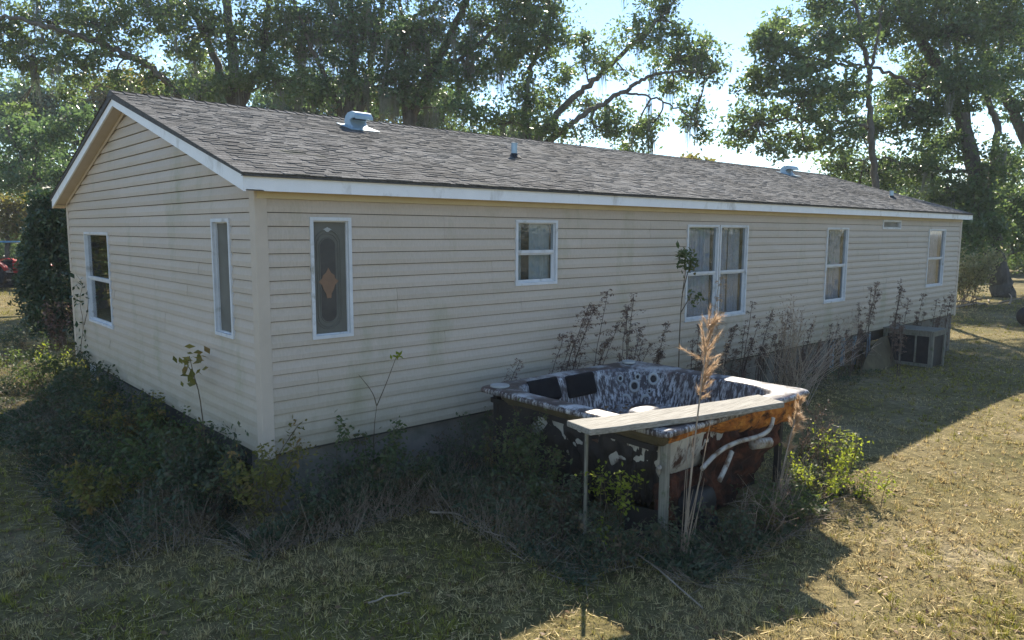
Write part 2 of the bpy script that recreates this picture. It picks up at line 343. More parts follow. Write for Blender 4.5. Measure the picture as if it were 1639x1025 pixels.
M['paletwig'] = mottled('bleached_twig', [(.3, (.22, .17, .12)), (.7, (.42, .34, .26))], 6, .9, bumpv=0)
M['lit_twig'] = mottled('sunlit_twig', [(.3, (.34, .26, .19)), (.7, (.56, .46, .36))], 6, .9, bumpv=0)  # brighter copy of the twig colour, with sunlight put into it
M['seed'] = leafmat('dry_seed_head', [(.2, (.065, .036, .028)), (.5, (.135, .080, .06)), (.8, (.22, .145, .11))], .3, (.30, .20, .13))
M['plume'] = leafmat('plume', [(.2, (.40, .26, .15)), (.8, (.62, .46, .30))], .45, (.62, .44, .28))
M['oak'] = leafmat('oak_leaf', [(.15, (0.035, 0.070, 0.032)), (.45, (0.065, 0.115, 0.049)), (.75, (0.119, 0.178, 0.068)), (.95, (0.189, 0.230, 0.095))], .46, (.28, .40, .09), dry=((.17, .105, .04), .69))
M['oak2'] = leafmat('oak_leaf_blue', [(.15, (0.035, 0.072, 0.043)), (.45, (0.062, 0.116, 0.061)), (.75, (0.113, 0.177, 0.081)), (.95, (0.174, 0.225, 0.104))], .44, (.22, .36, .09))
M['fall'] = leafmat('autumn_leaf', [(.15, (0.062, 0.081, 0.025)), (.5, (0.125, 0.131, 0.037)), (.85, (0.250, 0.200, 0.062))], .45, (.36, .34, .06), dry=((.25, .15, .06), .58), rough=.6, spec=.25)
M['palebush'] = leafmat('pale_bush_leaf', [(.15, (.14, .15, .05)), (.5, (.27, .26, .11)), (.85, (.42, .38, .20))], .45, (.5, .46, .2))
M['litter'] = leafmat('leaf_litter', [(.2, (.07, .04, .02)), (.5, (.16, .09, .045)), (.8, (.28, .18, .09))], .2, (.3, .2, .1), rough=.6, spec=.25)
M['cedar'] = leafmat('cedar_leaf', [(.2, (0.017, 0.042, 0.020)), (.6, (0.036, 0.073, 0.031)), (.9, (0.070, 0.112, 0.042))], .25, (.08, .14, .03))
M['weed'] = leafmat('weed_leaf', [(.15, (0.038, 0.060, 0.030)), (.5, (0.075, 0.103, 0.049)), (.85, (0.135, 0.145, 0.066))], .38, (.22, .32, .05), nscale=1.6, dry=((.14, .085, .04), .62), rough=.6, spec=.25)
M['lime'] = leafmat('lime_leaf', [(.15, (.10, .15, .02)), (.5, (.19, .24, .03)), (.85, (.28, .30, .05))], .5, (.50, .56, .05), nscale=2, rough=.6, spec=.25)
M['vine'] = leafmat('vine_leaf', [(.15, (0.037, 0.055, 0.038)), (.5, (0.070, 0.094, 0.055)), (.8, (0.118, 0.124, 0.073)), (.97, (0.286, 0.165, 0.125))], .3, (.14, .22, .05), nscale=1.3, dry=((.13, .09, .055), .57), rough=.6, spec=.25)
M['red'] = mottled('faded_red_paint', [(.3, (.35, .02, .02)), (.7, (.52, .05, .04))], 5, .5, bumpv=0)
M['blue'] = mottled('faded_blue_paint', [(.3, (.06, .22, .40)), (.7, (.10, .30, .50))], 5, .5, bumpv=0)
M['greymetal'] = mottled('grey_metal', [(.3, (.22, .22, .21)), (.7, (.36, .36, .34))], 5, .5, metal=.3)

# ------------------------------------------------------------------ ground
def build_ground():
    def axis(lo, hi, near, far):
        out = [0.0]; s = near
        while out[-1] < hi: out.append(out[-1]+s); s = s*1.06 if out[-1] > 24 else near
        neg = [0.0]; s = near
        while neg[-1] > lo: neg.append(neg[-1]-s); s = s*1.06 if neg[-1] < -14 else near
        return np.array(sorted(set(neg+out)))
    xs = axis(-900, 1500, .42, 1); ys = axis(-900, 1500, .42, 1)
    X, Y = np.meshgrid(xs, ys); Z = gz(X, Y); V = np.stack([X, Y, Z], -1).reshape(-1, 3)
    nx, ny = len(xs), len(ys); i = np.arange(nx-1)[None, :]; j = np.arange(ny-1)[:, None]; a = (j*nx+i).ravel()
    o = obj('ground', mesh('ground', V, np.stack([a, a+1, a+nx+1, a+nx], 1), True), M['ground']); tag(o, kind='structure')
build_ground()

def build_grass():
    """short mown lawn: rooted tufts, thin turf between them and loose straw; thins out with distance from where the picture was taken"""
    def scatter(n, pw):
        d = 3.0+rng.random(n)**pw*44; ang = YAW+rng.uniform(-.72, .72, n); x = CAM[0]+d*np.cos(ang); y = CAM[1]+d*np.sin(ang)
        ok = ~((x > -.02) & (x < 18.9) & (y > -.02) & (y < 7.5)) & ~((x > 2.3) & (x < 4.5) & (y > -2.9) & (y < -.8))
        bare = fbm(x*.9+4, y*.9, 4); ok &= rng.random(n) < np.clip((bare-.26)*9, .35, 1)
        return x[ok], y[ok], d[ok]
    X, Y, D_, G_, LN, LE, TH, ST = [], [], [], [], [], [], [], []
    def green(x, y): return np.clip((fbm(x*.5+9, y*.5+2, 4)*.6+fbm(x*2.4+1, y*2.4, 3)*.4-.415)/.12, 0, 1)
    # tufts
    tx, ty, td = scatter(30000, 1.75); nt_ = len(tx); k = 19; gx = np.clip(green(tx, ty)+rng.normal(0, .22, nt_), 0, 1); tl = (.5+.9*rng.random(nt_))*(.7+.6*fbm(tx*1.3, ty*1.3, 2))
    rr = np.abs(rng.normal(0, .022, (nt_, k)))*(1+.03*td[:, None]); th = rng.random((nt_, k))*6.283
    X.append((tx[:, None]+rr*np.cos(th)).ravel()); Y.append((ty[:, None]+rr*np.sin(th)).ravel()); D_.append(np.repeat(td, k)); G_.append(np.repeat(gx, k)); TH.append((th+rng.normal(0, .7, th.shape)).ravel())
    LE.append(np.clip(.35+rr/.03*.6+rng.normal(0, .22, rr.shape), .03, 1.5).ravel()); LN.append((.052*tl[:, None]*(.5+.7*rng.random((nt_, k)))).ravel()); ST.append(np.zeros(nt_*k))
    # thin turf
    x, y, d = scatter(195000, 1.75); n = len(x); X.append(x); Y.append(y); D_.append(d); G_.append(np.clip(green(x, y)+rng.normal(0, .2, n), 0, 1)); TH.append(rng.random(n)*6.283); LE.append(.2+1.1*rng.random(n)); LN.append(.015+.035*rng.random(n)); ST.append(np.zeros(n))
    # loose straw
    x, y, d = scatter(70000, 1.75); n = len(x); X.append(x); Y.append(y); D_.append(d); G_.append(np.zeros(n)); TH.append(rng.random(n)*6.283); LE.append(1.3+.24*rng.random(n)); LN.append(.03+.11*rng.random(n)**1.8); ST.append(np.ones(n))
    x, y, d, g, L_, lean, th, stw = [np.concatenate(q) for q in (X, Y, D_, G_, LN, LE, TH, ST)]; n = len(x); z = gz(x, y)
    L_ = L_*(1+.015*d); wd = (.0018+.0018*rng.random(n))*(1+.06*d); dx, dy = np.cos(th), np.sin(th)
    V = np.empty((n, 3, 3)); B = np.stack([x, y, z-.004+stw*(.010+.03*rng.random(n))], 1)
    sd_ = np.stack([-dy, dx, np.zeros(n)], 1)*wd[:, None]
    V[:, 0] = B+sd_; V[:, 1] = B-sd_; V[:, 2] = B+np.stack([dx*np.sin(lean), dy*np.sin(lean), np.cos(lean)], 1)*L_[:, None]
    g = g[:, None]; straw = np.array([.60, .47, .22])*(.30+1.1*rng.random((n, 1))); grn = np.array([.32, .30, .05])*(.45+.9*rng.random((n, 1)))
    c = straw*(1-g)+grn*g; br = rng.random(n) < .10; c[br] = np.array([.16, .09, .045])*(.6+.8*rng.random((br.sum(), 1)))
    o = obj('grass', mesh('grass', V.reshape(-1, 3), np.arange(n*3).reshape(-1, 3), col=np.repeat(c, 3, 0)), M['grass'])
    tag(o, 'short dry mown grass over the yard', 'grass', kind='stuff')
    x, y, d = scatter(5200, 1.6); n = len(x); C = np.column_stack([x, y, gz(x, y)+.012+.02*rng.random(n)]); V, F = leaf_quads(C, .035+.03*rng.random(n), 1.2, .55)
    o = obj('fallen_leaves', mesh('fallen_leaves', V, F), M['litter']); tag(o, 'small brown fallen leaves scattered over the grass', 'leaves', kind='stuff')
build_grass()

# ------------------------------------------------------------------ the mobile home
L, WD, H = 18.9, 7.5, 2.413
NC = 19; CH = H/NC
OE, OG = .20, .19; ZE = 2.625; SL = .300; YR = 3.75; ZR = ZE+SL*(YR+OE); AL = math.atan(SL)
home = thing('mobile_home', 'long beige vinyl sided mobile home with grey shingle roof', 'mobile home', (0, 0, -.6))
FRONT_OPEN = [(.525, .945, 1.08, 2.24), (3.185, 3.87, 1.48, 2.25), (6.69, 7.53, .76, 2.225), (7.58, 8.40, .76, 2.225), (11.29, 12.20, .76, 2.21), (16.63, 17.74, .82, 2.205), (13.88, 14.84, 2.215, 2.39)]
GABLE_OPEN = [(.59, 1.04, 1.07, 2.225), (5.04, 6.38, .71, 2.07)]
def FW(face, s, n, z):
    """wall coordinates: along, outward, up"""
    return (s, -n, z) if face == 'front' else (-n, s, z)
def wall_core(face, length, top, holes, name):
    xs = sorted({0.0, length, *[v for h in holes for v in h[:2]]}); zs = sorted({-.02, top, *[v for h in holes for v in h[2:]]})
    mb = MB(); idx = {}
    def vid(i, j, k):
        key = (i, j, k)
        if key not in idx: idx[key] = len(mb.v); mb.v.append(FW(face, xs[i], (-.006, -.09)[k], zs[j]))
        return idx[key]
    def hole(i, j):
        if not (0 <= i < len(xs)-1 and 0 <= j < len(zs)-1): return True
        cx, cz = (xs[i]+xs[i+1])/2, (zs[j]+zs[j+1])/2
        return any(h[0] < cx < h[1] and h[2] < cz < h[3] for h in holes)
    for i in range(len(xs)-1):
        for j in range(len(zs)-1):
            if hole(i, j): continue
            for k in (0, 1): mb.f.append((vid(i, j, k), vid(i+1, j, k), vid(i+1, j+1, k), vid(i, j+1, k)))
            if hole(i-1, j): mb.f.append((vid(i, j, 0), vid(i, j+1, 0), vid(i, j+1, 1), vid(i, j, 1)))
            if hole(i+1, j): mb.f.append((vid(i+1, j, 0), vid(i+1, j+1, 0), vid(i+1, j+1, 1), vid(i+1, j, 1)))
            if hole(i, j-1): mb.f.append((vid(i, j, 0), vid(i+1, j, 0), vid(i+1, j, 1), vid(i, j, 1)))
            if hole(i, j+1): mb.f.append((vid(i, j+1, 0), vid(i+1, j+1, 0), vid(i+1, j+1, 1), vid(i, j+1, 1)))
    return mb.build(name, M['dark'], home)
wall_f = wall_core('front', L, 2.5, FRONT_OPEN, 'front_wall')
wall_g = wall_core('gable', WD, 2.5, GABLE_OPEN, 'gable_wall')
mb = MB(); mb.box((0, WD-.09, -.02), (L, WD, 2.5)); mb.build('rear_wall', M['trim'], home)
mb = MB(); mb.extrude([(L-.09, .006, -.02), (L-.09, WD-.006, -.02), (L-.09, WD-.006, 2.5), (L-.09, YR, 3.6), (L-.09, .006, 2.5)], (.09, 0, 0)); mb.build('far_gable_wall', M['trim'], home)
mb = MB(); mb.extrude([(.006, .1, 2.5), (.006, WD-.1, 2.5), (.006, YR, 3.62)], (.08, 0, 0)); mb.build('gable_infill', M['dark'], home)
mb = MB(); mb.box((.1, .1, -.25), (L-.1, WD-.1, -.03)); mb.build('floor_frame', M['dark'], home)
mb = MB(); mb.box((.1, .1, 2.44), (L-.1, WD-.1, 2.47)); mb.build('room_ceiling', M['dark'], home)
mb = MB(); mb.box((.1, WD-.2, -.02), (L-.1, WD-.12, 2.43)); mb.build('dark_backing', M['dark'], home)  # dark sheet added so the rooms look unlit behind the panes
for x_ in (5.5, 10.2, 15.4):
    mb = MB(); mb.box((x_, .1, -.02), (x_+.1, WD-.21, 2.435)); mb.build('room_partition', M['dark'], home)

# siding, course by course, butted panel by panel
def plank(face, a0, a1, b0, b1, z0, z1, zc0=None, zc1=None, jit=0, parent=None):
    """one course: ends a (at bottom, top) and b; optional clip to zc0..zc1"""
    zc0 = z0 if zc0 is None else max(z0, zc0); zc1 = z1 if zc1 is None else min(z1, zc1)
    if zc1-zc0 < .014: return
    if zc0 == z0: zc0 = z0+.0060  # gap bares the dark wall core to deepen the lap shadow line
    def prof(z):
        t = (z-z0)/(z1-z0); return (.0195 if t < .42 else .0195-(t-.42)/.58*.0165)+jit
    zz = [zc0]+([z0+.42*CH] if zc0 < z0+.42*CH < zc1 else [])+[zc1-.0006]
    V = []; k = len(zz)
    for (e0, e1) in ((a0, a1), (b0, b1)):
        for z in zz:
            t = (z-zc0)/max(zc1-zc0, 1e-6); V.append(FW(face, e0+(e1-e0)*t, prof(z), z))
        for z in (zz[-1], zz[0]):
            t = (z-zc0)/max(zc1-zc0, 1e-6); V.append(FW(face, e0+(e1-e0)*t, -.004, z))
    n = k+2; F = [tuple(range(n)), tuple(range(2*n-1, n-1, -1))]+[(i, n+i, n+(i+1) % n, (i+1) % n) for i in range(n)]
    obj('siding_panel', mesh('siding_panel', V, F), M['siding'], parent)
def course(face, lo, hi, z0, z1, holes, joints, parent):
    cuts = [lo]+[j for j in joints if lo+.3 < j < hi-.3]+[hi]
    for a, b in zip(cuts[:-1], cuts[1:]):
        gp = .003 if face == 'gable' else .0014; segs = [(a+gp*(a > lo), b-gp*(b < hi), None, None)]
        for h in holes:
            if h[2] >= z1 or h[3] <= z0: continue
            new = []
            for (p, q, c0, c1) in segs:
                if h[1] <= p or h[0] >= q: new.append((p, q, c0, c1)); continue
                if p < h[0]: new.append((p, h[0], c0, c1))
                if q > h[1]: new.append((h[1], q, c0, c1))
                m0, m1 = max(p, h[0]), min(q, h[1])
                if h[2] > z0+.006: new.append((m0, m1, None, h[2]))
                if h[3] < z1-.006: new.append((m0, m1, h[3], None))
            segs = new
        j = random.uniform(-.0018, .0018)
        for p, q, c0, c1 in segs:
            if q-p > .01: plank(face, p, p, q, q, z0, z1, c0, c1, j, parent)
for i in range(NC):
    off = [(1.5, 2.9, .6, 2.1, 3.3)[(i//2) % 5]+random.uniform(-.1, .1)][0] if i % 2 == 0 else off
    course('front', .085, L-.085, i*CH, (i+1)*CH, FRONT_OPEN, [off+3.66*k for k in range(6)], wall_f)
GJ = {18: 4.1, 17: 3.5, 16: 4.4, 15: 3.4, 14: 2.1, 13: 1.5, 12: 1.4, 11: 1.9, 10: 4.9, 9: 4.9, 8: 2.7, 7: 2.7, 6: 3.9, 5: 3.9, 4: 5.3, 3: 5.3, 2: 3.0, 1: 3.0, 0: 4.5}
for i in range(NC):
    course('gable', .085, WD-.085, i*CH, (i+1)*CH, GABLE_OPEN, [GJ.get(i, 3)+random.uniform(-.03, .03)], wall_g)
zroof = lambda y: ZE-.10+SL*((y if y < YR else 2*YR-y)+OE)
for i in range(NC, 40):
    z0, z1 = i*CH, (i+1)*CH
    inv = lambda z: (z-ZE+.10)/SL-OE+.04
    a0, a1 = max(.05, inv(z0)), max(.05, inv(z1)); b0, b1 = 2*YR-a0, 2*YR-a1
    if a0 >= YR-.05: break
    a1 = min(a1, YR-.01); b1 = 2*YR-a1
    if i in (20, 21, 23, 24) :
        j = {20: 4.3, 21: 4.3, 23: 3.6, 24: 3.6}[i]; plank('gable', a0, a1, j-.002, j-.002, z0, z1, jit=.0008, parent=wall_g); plank('gable', j+.001, j+.001, b0, b1, z0, z1, jit=-.0006, parent=wall_g)
    else: plank('gable', a0, a1, b0, b1, z0, z1, parent=wall_g)
# corner posts
def corner(x, y, sx, sy):
    mb = MB(); w = .095; t = .024
    poly = [(x-sx*t, y-sy*t), (x+sx*w, y-sy*t), (x+sx*w, y+sy*.001), (x+sx*.001, y+sy*.001), (x+sx*.001, y+sy*w), (x-sx*t, y+sy*w)]
    mb.extrude([(a, b, -.035) for a, b in poly], (0, 0, 2.545)); mb.build('corner_trim', M['trim'], home, bevel=.004)
corner(0, 0, 1, 1); corner(L, 0, -1, 1); corner(0, WD, 1, -1)
mb = MB(); mb.box((.0, -.034, H), (L, .0, 2.505)); mb.build('frieze_board', M['soffit'], home)

# roof: deck, soffits, fascia, rake boards, drip edge, shingles
roof = None
mb = MB()
up = np.array([0, math.cos(AL), math.sin(AL)]); nr = np.array([0, -math.sin(AL), math.cos(AL)])
E0 = np.array([-OG-.015, -OE-.02, ZE-.006]); LEN = L+2*OG+.03; SLEN = (YR+OE+.02)/math.cos(AL)
prof = [(-OE-.02, ZE-.006), (YR, ZR-.0), (2*YR+OE+.02, ZE-.006), (2*YR+OE+.02, ZE-.026), (YR, ZR-.075), (-OE-.02, ZE-.026)]
mb.extrude([(-OG-.015, y, z) for y, z in prof], (LEN, 0, 0)); roof = mb.build('roof', M['asphalt'], home)
def board(name, a, b, h, t, mat, nrm):
    """fascia board running a->b (top edge), height h, thickness t along nrm"""
    a, b, nrm = map(lambda q: np.asarray(q, float), (a, b, nrm)); dz = np.array([0, 0, -h])
    m_ = MB(); m_.extrude([a, b, b+dz, a+dz], nrm*t); return m_.build(name, mat, roof)
FX = [-OG, 3.6, 7.25, 10.9, 14.3, L+OG]
for a, b in zip(FX[:-1], FX[1:]):
    board('fascia_board', (a+.001 if a > 0 else a+.0225, -OE, ZE-.027), (b-.001 if b < L else b-.0225, -OE, ZE-.027+random.uniform(-.003, .003)), .128, .022, M['white'], (0, 1, 0))
board('fascia_board', (-OG, 2*YR+OE, ZE-.027), (L+OG, 2*YR+OE, ZE-.027), .118, .022, M['white'], (0, -1, 0))
for x, s in ((-OG, 1), (L+OG, -1)):
    for (y0, y1) in ((-OE, YR-.0), (2*YR+OE, YR+.0)):
        ym = y0+(y1-y0)*.86; zt = lambda y: ZE-.027+SL*(abs(y-y0))
        board('rake_board', (x, y0, zt(y0)), (x, ym-.001*np.sign(y1-y0), zt(ym)), .135, .022, M['white'], (s, 0, 0))
        board('rake_board', (x, ym, zt(ym)), (x, y1, zt(y1)), .135, .022, M['white'], (s, 0, 0))
        m_ = MB(); m_.extrude([(x+s*.023, y0, zt(y0)-.13), (x+s*.023, y1, zt(y1)-.13), (x+s*.023, y1, zt(y1)-.118), (x+s*.023, y0, zt(y0)-.118)], (s*(OG-.03), 0, 0)); m_.build('rake_soffit', M['trim'], roof)
        m_ = MB(); m_.extrude([(x+s*(OG-.035), y0+(.25 if y0 < 0 else -.25), zt(y0)-.13+.075), (x+s*(OG-.035), y1, zt(y1)-.131), (x+s*(OG-.035), y1, zt(y1)-.175), (x+s*(OG-.035), y0+(.25 if y0 < 0 else -.25), zt(y0)-.175+.075)], (s*.012, 0, 0)); m_.build('rake_trim', M['trim'], roof)
for k in range(30):
    x0 = -OG+.03+k*(L+2*OG-.06)/30; x1 = x0+(L+2*OG-.06)/30-.004
    m_ = MB(); m_.box((x0, -OE+.023, 2.506), (x1, -.001, 2.514)); m_.build('soffit_panel', M['soffit'], roof)
m_ = MB(); m_.box((-OG+.03, WD, 2.506), (L+OG-.03, WD+OE-.03, 2.514)); m_.build('soffit_panel', M['soffit'], roof)

EXP = .098; NCOURSE = int(SLEN/EXP)
protos = []
for k in range(6):
    w = (.085, .10, .125, .15, .175, .21)[k]; t = (.006, .013, .0065, .014, .006, .010)[k]
    V = [(0, 0, 0), (w-.002, 0, 0), (w-.002, .128, 0), (0, .128, 0), (0, 0, t), (w-.002, 0, t*.92), (w-.002, .128, .003), (0, .128, .003)]
    protos.append((w, mesh('shingle', V, [(0, 3, 2, 1), (4, 5, 6, 7), (0, 1, 5, 4), (1, 2, 6, 5), (2, 3, 7, 6), (3, 0, 4, 7)])))
    protos[-1][1].materials.append(M['shingle'])
tabs = []
XE = L+OG+.02
for i in range(NCOURSE+1):
    sl_ = i*EXP-.012
    if sl_+.128 > SLEN+.03: break
    x = -OG-.02; first = True
    while x < XE-.05:
        k = random.randrange(6) if not first else random.choice((0, 2, 4)); first = False; w = protos[k][0]
        tabs.append((min(x, XE-w), sl_+random.uniform(-.0012, .0012), k)); x += w
def tabpos(t): return E0+np.array([t[0]-E0[0], 0, 0])+up*t[1]+nr*.004
tabs.sort(key=lambda t: np.linalg.norm(tabpos(t)-CAM))
for t in tabs[:296]:
    o = bpy.data.objects.new('shingle', protos[t[2]][1]); link(o, roof); o.location = tabpos(t); o.rotation_euler = (AL+random.uniform(-.003, .003), random.uniform(-.003, .003), random.uniform(-.003, .003))
V = []; F = []
for t in tabs[296:]:
    p0 = tabpos(t); me = protos[t[2]][1]; b = len(V); kz = random.uniform(.9, 1.15)
    for v in me.vertices: V.append(p0+np.array([v.co.x, 0, 0])+up*v.co.y+nr*v.co.z*kz)
    for f in me.polygons: F.append(tuple(b+i for i in f.vertices))
# ridge caps and the rear slope
for k in range(136):
    x = -OG-.02+k*.1425; b = len(V); w = .175; q = random.uniform(-.006, .006)
    for (xx, t) in ((x, .022), (x+.19, .010)):
        for yy, dz in ((-.145, -SL*.145), (0, .012), (.145, -SL*.145)): V.append((min(xx, L+OG+.02), YR+yy+q, ZR+dz+t))
    for (xx) in (x,):
        V.append((xx, YR-.145+q, ZR-SL*.145-.004)); V.append((xx, YR+.145+q, ZR-SL*.145-.004))
    F += [(b, b+3, b+4, b+1), (b+1, b+4, b+5, b+2), (b, b+1, b+2, b+7, b+6)]
for i in range(NCOURSE):
    s = i*EXP; y = 2*YR+OE+.02-s*math.cos(AL); z = ZE+.004+s*math.sin(AL); b = len(V)
    V += [(-OG-.02, y, z), (L+OG+.02, y, z), (L+OG+.02, y, z+.012), (-OG-.02, y, z+.012), (L+OG+.02, y-.17*math.cos(AL), z+.17*math.sin(AL)), (-OG-.02, y-.17*math.cos(AL), z+.17*math.sin(AL))]
    F += [(b, b+1, b+2, b+3), (b+3, b+2, b+4, b+5)]
o = obj('shingles', mesh('shingles', V, F), M['shingle_many'], roof); tag(o, kind='stuff')
# torn drip edge along the eave
mb = MB(); mb.box((-OG-.018, -OE-.03, ZE-.032), (L+OG+.018, -OE-.001, ZE-.0265)); mb.build('drip_edge', M['asphalt'], roof)

def roof_z(y): return ZE+SL*(y+OE)
def hood_vent(x, y, w=.27):
    z = roof_z(y); rx = Matrix.Rotation(0, 3, 'X')
    m_ = MB(); m_.extrude([(x-.10, y-.20, roof_z(y-.20)+.016), (x-.10, y+.22, roof_z(y+.22)+.016), (x-.10, y+.22, roof_z(y+.22)+.024), (x-.10, y-.20, roof_z(y-.20)+.024)], (w+.2, 0, 0)); v = m_.build('roof_vent', M['metal'], roof)
    # gooseneck: curls over and opens down the slope
    pr = [(y-.10, roof_z(y-.10)+.02), (y+.15, roof_z(y+.15)+.02), (y+.165, z+0.125), (y+.13, z+0.187), (y+.06, z+0.226), (y-.04, z+0.234), (y-.13, z+0.211), (y-.165, z+0.164), (y-.165, z+0.125), (y-.145, z+0.125), (y-.12, z+0.136), (y-.04, z+0.136), (y+.015, z+0.109), (y-.02, z+0.062)]
    m_ = MB(); m_.extrude([(x, a, b) for a, b in pr], (w, 0, 0)); m_.build('vent_hood', M['metal'], v, bevel=.006)
    m_ = MB(); m_.box((x+.03, y-.125, z+0.123), (x+w-.03, y+.0, z+0.136)); m_.build('vent_mouth', M['rubber'], v)
    m_ = MB(); m_.box((x-.006, y-.17, z+0.117), (x+w+.006, y-.155, z+0.164)); m_.build('vent_lip', M['metal'], v)
hood_vent(2.68, 2.95); hood_vent(15.35, 3.05, .34)
for (x, y, h, r_) in ((4.79, 1.80, .20, .045), (17.0, 1.05, .17, .05)):
    z = roof_z(y); m_ = MB(); m_.tube([(x, y, z-.02), (x, y, z+h)], r_, 14); v = m_.build('stack_pipe', M['metal'], roof)
    m_ = MB(); m_.tube([(x, y, z-.01), (x, y+.0, z+.03), (x, y, z+.06)], [.12, .075, .05], 14); m_.build('pipe_boot', M['rubber'], v)
    m_ = MB(); m_.tube([(x, y, z+h), (x, y, z+h+.012)], r_*1.15, 14); m_.build('pipe_cap', M['metal'], v)

# windows
def fbox(mb, face, s0, s1, n0, n1, z0, z1):
    a = FW(face, s0, n0, z0); b = FW(face, s1, n1, z1); mb.box([min(a[i], b[i]) for i in range(3)], [max(a[i], b[i]) for i in range(3)])
def ring(mb, face, s0, s1, z0, z1, w, n0, n1):
    fbox(mb, face, s0, s1, n0, n1, z0, z0+w); fbox(mb, face, s0, s1, n0, n1, z1-w, z1)
    fbox(mb, face, s0, s0+w, n0, n1, z0+w, z1-w); fbox(mb, face, s1-w, s1, n0, n1, z0+w, z1-w)
def curtain_sheet(face, s0, s1, z0, z1, n, amp, freq, mat, parent, name='curtain', gap=None):
    k = 70; V = []; F = []
    ph = random.random()*6
    for i in range(k+1):
        t = i/k; s = s0+(s1-s0)*t
        for j, z in enumerate((z0, (z0+z1)/2, z1)):
            a = amp*(1.1-.35*j)*(math.sin(freq*t*6.28+ph)+.4*math.sin(freq*2.7*t*6.28+1+ph))
            V.append(FW(face, s, n+a, z))
    for i in range(k):
        for j in range(2): F.append((i*3+j, i*3+3+j, i*3+4+j, i*3+1+j))
    return obj(name, mesh(name, V, F, True), mat, parent)
def window(face, s0, s1, z0, z1, style, parent, label=None):
    mb = MB(); ring(mb, face, s0-.012, s1+.012, z0-.012, z1+.012, .034, .0, .032); ring(mb, face, s0+.012, s1-.012, z0+.012, z1-.012, .022, -.05, .0)
    w = mb.build('window', M['frame'], parent)
    if label: w['label'] = label
    a, b = s0+.034, s1-.034; c, d = z0+.034, z1-.034
    if style in ('hung', 'gable', 'blind', 'far'):
        zm = c+(d-c)*(.5 if style != 'blind' else .52)
        mb = MB(); fbox(mb, face, a, b, -.030, .012, zm-.02, zm+.018); mb.build('meeting_rail', M['frame'], w)
        mb = MB(); ring(mb, face, a, b, c, zm-.02, .022, -.034, -.010); mb.build('lower_sash', M['frame'], w)
        mb = MB(); fbox(mb, face, a+.001, b-.001, -.016, -.012, zm+.018, d); mb.build('pane', M['glass' if face == 'gable' else 'glass_front'], w)
        mb = MB(); fbox(mb, face, a+.022, b-.022, -.026, -.022, c+.022, zm-.042); mb.build('pane', M['glass' if face == 'gable' else 'glass_front'], w)
        if style == 'blind':
            curtain_sheet(face, a-.02, a+(b-a)*.24, c-.02, d+.02, -.10, .004, 3, M['blind'], w, 'blind')
            curtain_sheet(face, a+(b-a)*.46, b+.02, c-.02, d+.02, -.10, .004, 4, M['blind'], w, 'blind')
        elif style == 'gable':
            curtain_sheet(face, a-.02, a+(b-a)*.30, c-.02, d+.02, -.16, .012, 4, M['blind'], w)
        elif style == 'far':
            curtain_sheet(face, a-.02, b+.02, c-.02, d+.02, -.15, .012, 7, M['curtain'], w)
        else:
            m_ = a+(b-a)*random.uniform(.42, .6)
            curtain_sheet(face, a-.02, m_+.004, c-.02, d+.02, -.13, .022, 6, M['curtain'], w)
            curtain_sheet(face, m_+.012, b+.02, c-.02, d+.02, -.13, .022, 6, M['curtain'], w)
    elif style == 'deco':
        mb = MB(); fbox(mb, face, a, b, -.03, -.02, c, d); p = mb.build('pane', M['screen'], w)
        cs, h_, wd_ = (a+b)/2-.02, d-c, b-a
        def oval(rx, z_lo, z_hi, n_=28):
            r_ = rx; pts = []
            for i in range(n_):
                t = 2*math.pi*i/n_; pts.append((cs+rx*math.cos(t), ((z_hi-rx) if math.sin(t) > 0 else (z_lo+rx))+rx*math.sin(t)))
            return pts
        def plate(pts, n0, n1, name, mat):
            m2 = MB(); m2.extrude([FW(face, s, n0, z) for s, z in pts], np.array(FW(face, 0, n1-n0, 0))); m2.build(name, mat, w)
        def came(pts, name):
            m2 = MB(); pp = [FW(face, s, -.018, z) for s, z in pts+pts[:1]]; m2.tube(pp, .006, 5, False); m2.build(name, M['screen'], w)
        plate(oval(.085, c+h_*.10, c+h_*.86), -.019, -.016, 'dark_oval', M['smoke'])
        came(oval(.088, c+h_*.10, c+h_*.86), 'lead_came'); came(oval(.115, c+h_*.06, c+h_*.90), 'lead_came'); came(oval(.14, c+h_*.04, c+h_*.93), 'lead_came')
        zc = c+h_*.47
        dia = [(0, .135), (.028, .085), (.065, .06), (.07, .03), (.11, .0), (.07, -.035), (.055, -.08), (.03, -.12), (.025, -.165), (-.02, -.165), (-.03, -.12), (-.055, -.08), (-.07, -.035), (-.11, 0), (-.07, .03), (-.06, .06), (-.028, .085)]
        plate([(cs+x, zc+z) for x, z in dia], -.0145, -.011, 'amber_diamond', M['amber'])
        plate([(cs+x*.45, d-.07+z*.16) for x, z in dia], -.0145, -.011, 'leaf_ornament', M['jet'])
    elif style == 'plain':
        mb = MB(); fbox(mb, face, a, b, -.03, -.02, c, d); mb.build('pane', M['screen'], w)
    elif style == 'vent':
        mb = MB(); fbox(mb, face, a-.01, b+.01, -.05, -.04, c-.01, d+.01); mb.build('pane', M['greymetal'], w)
        for k in range(4):
            mb = MB(); z = c+(d-c)*(k+.5)/4; fbox(mb, face, a, b, -.03, -.004, z-.006, z+.004); mb.build('louvre', M['greymetal'], w)
    return w
st = ['deco', 'blind', 'hung', 'hung', 'hung', 'far', 'vent']
for h, s in zip(FRONT_OPEN, st): window('front', *h, s, wall_f, {'deco': 'narrow window with amber diamond in dark oval leaded glass', 'vent': 'small louvred vent under the eave'}.get(s))
window('gable', *GABLE_OPEN[0], 'plain', wall_g, 'tall narrow screened window'); window('gable', *GABLE_OPEN[1], 'gable', wall_g)

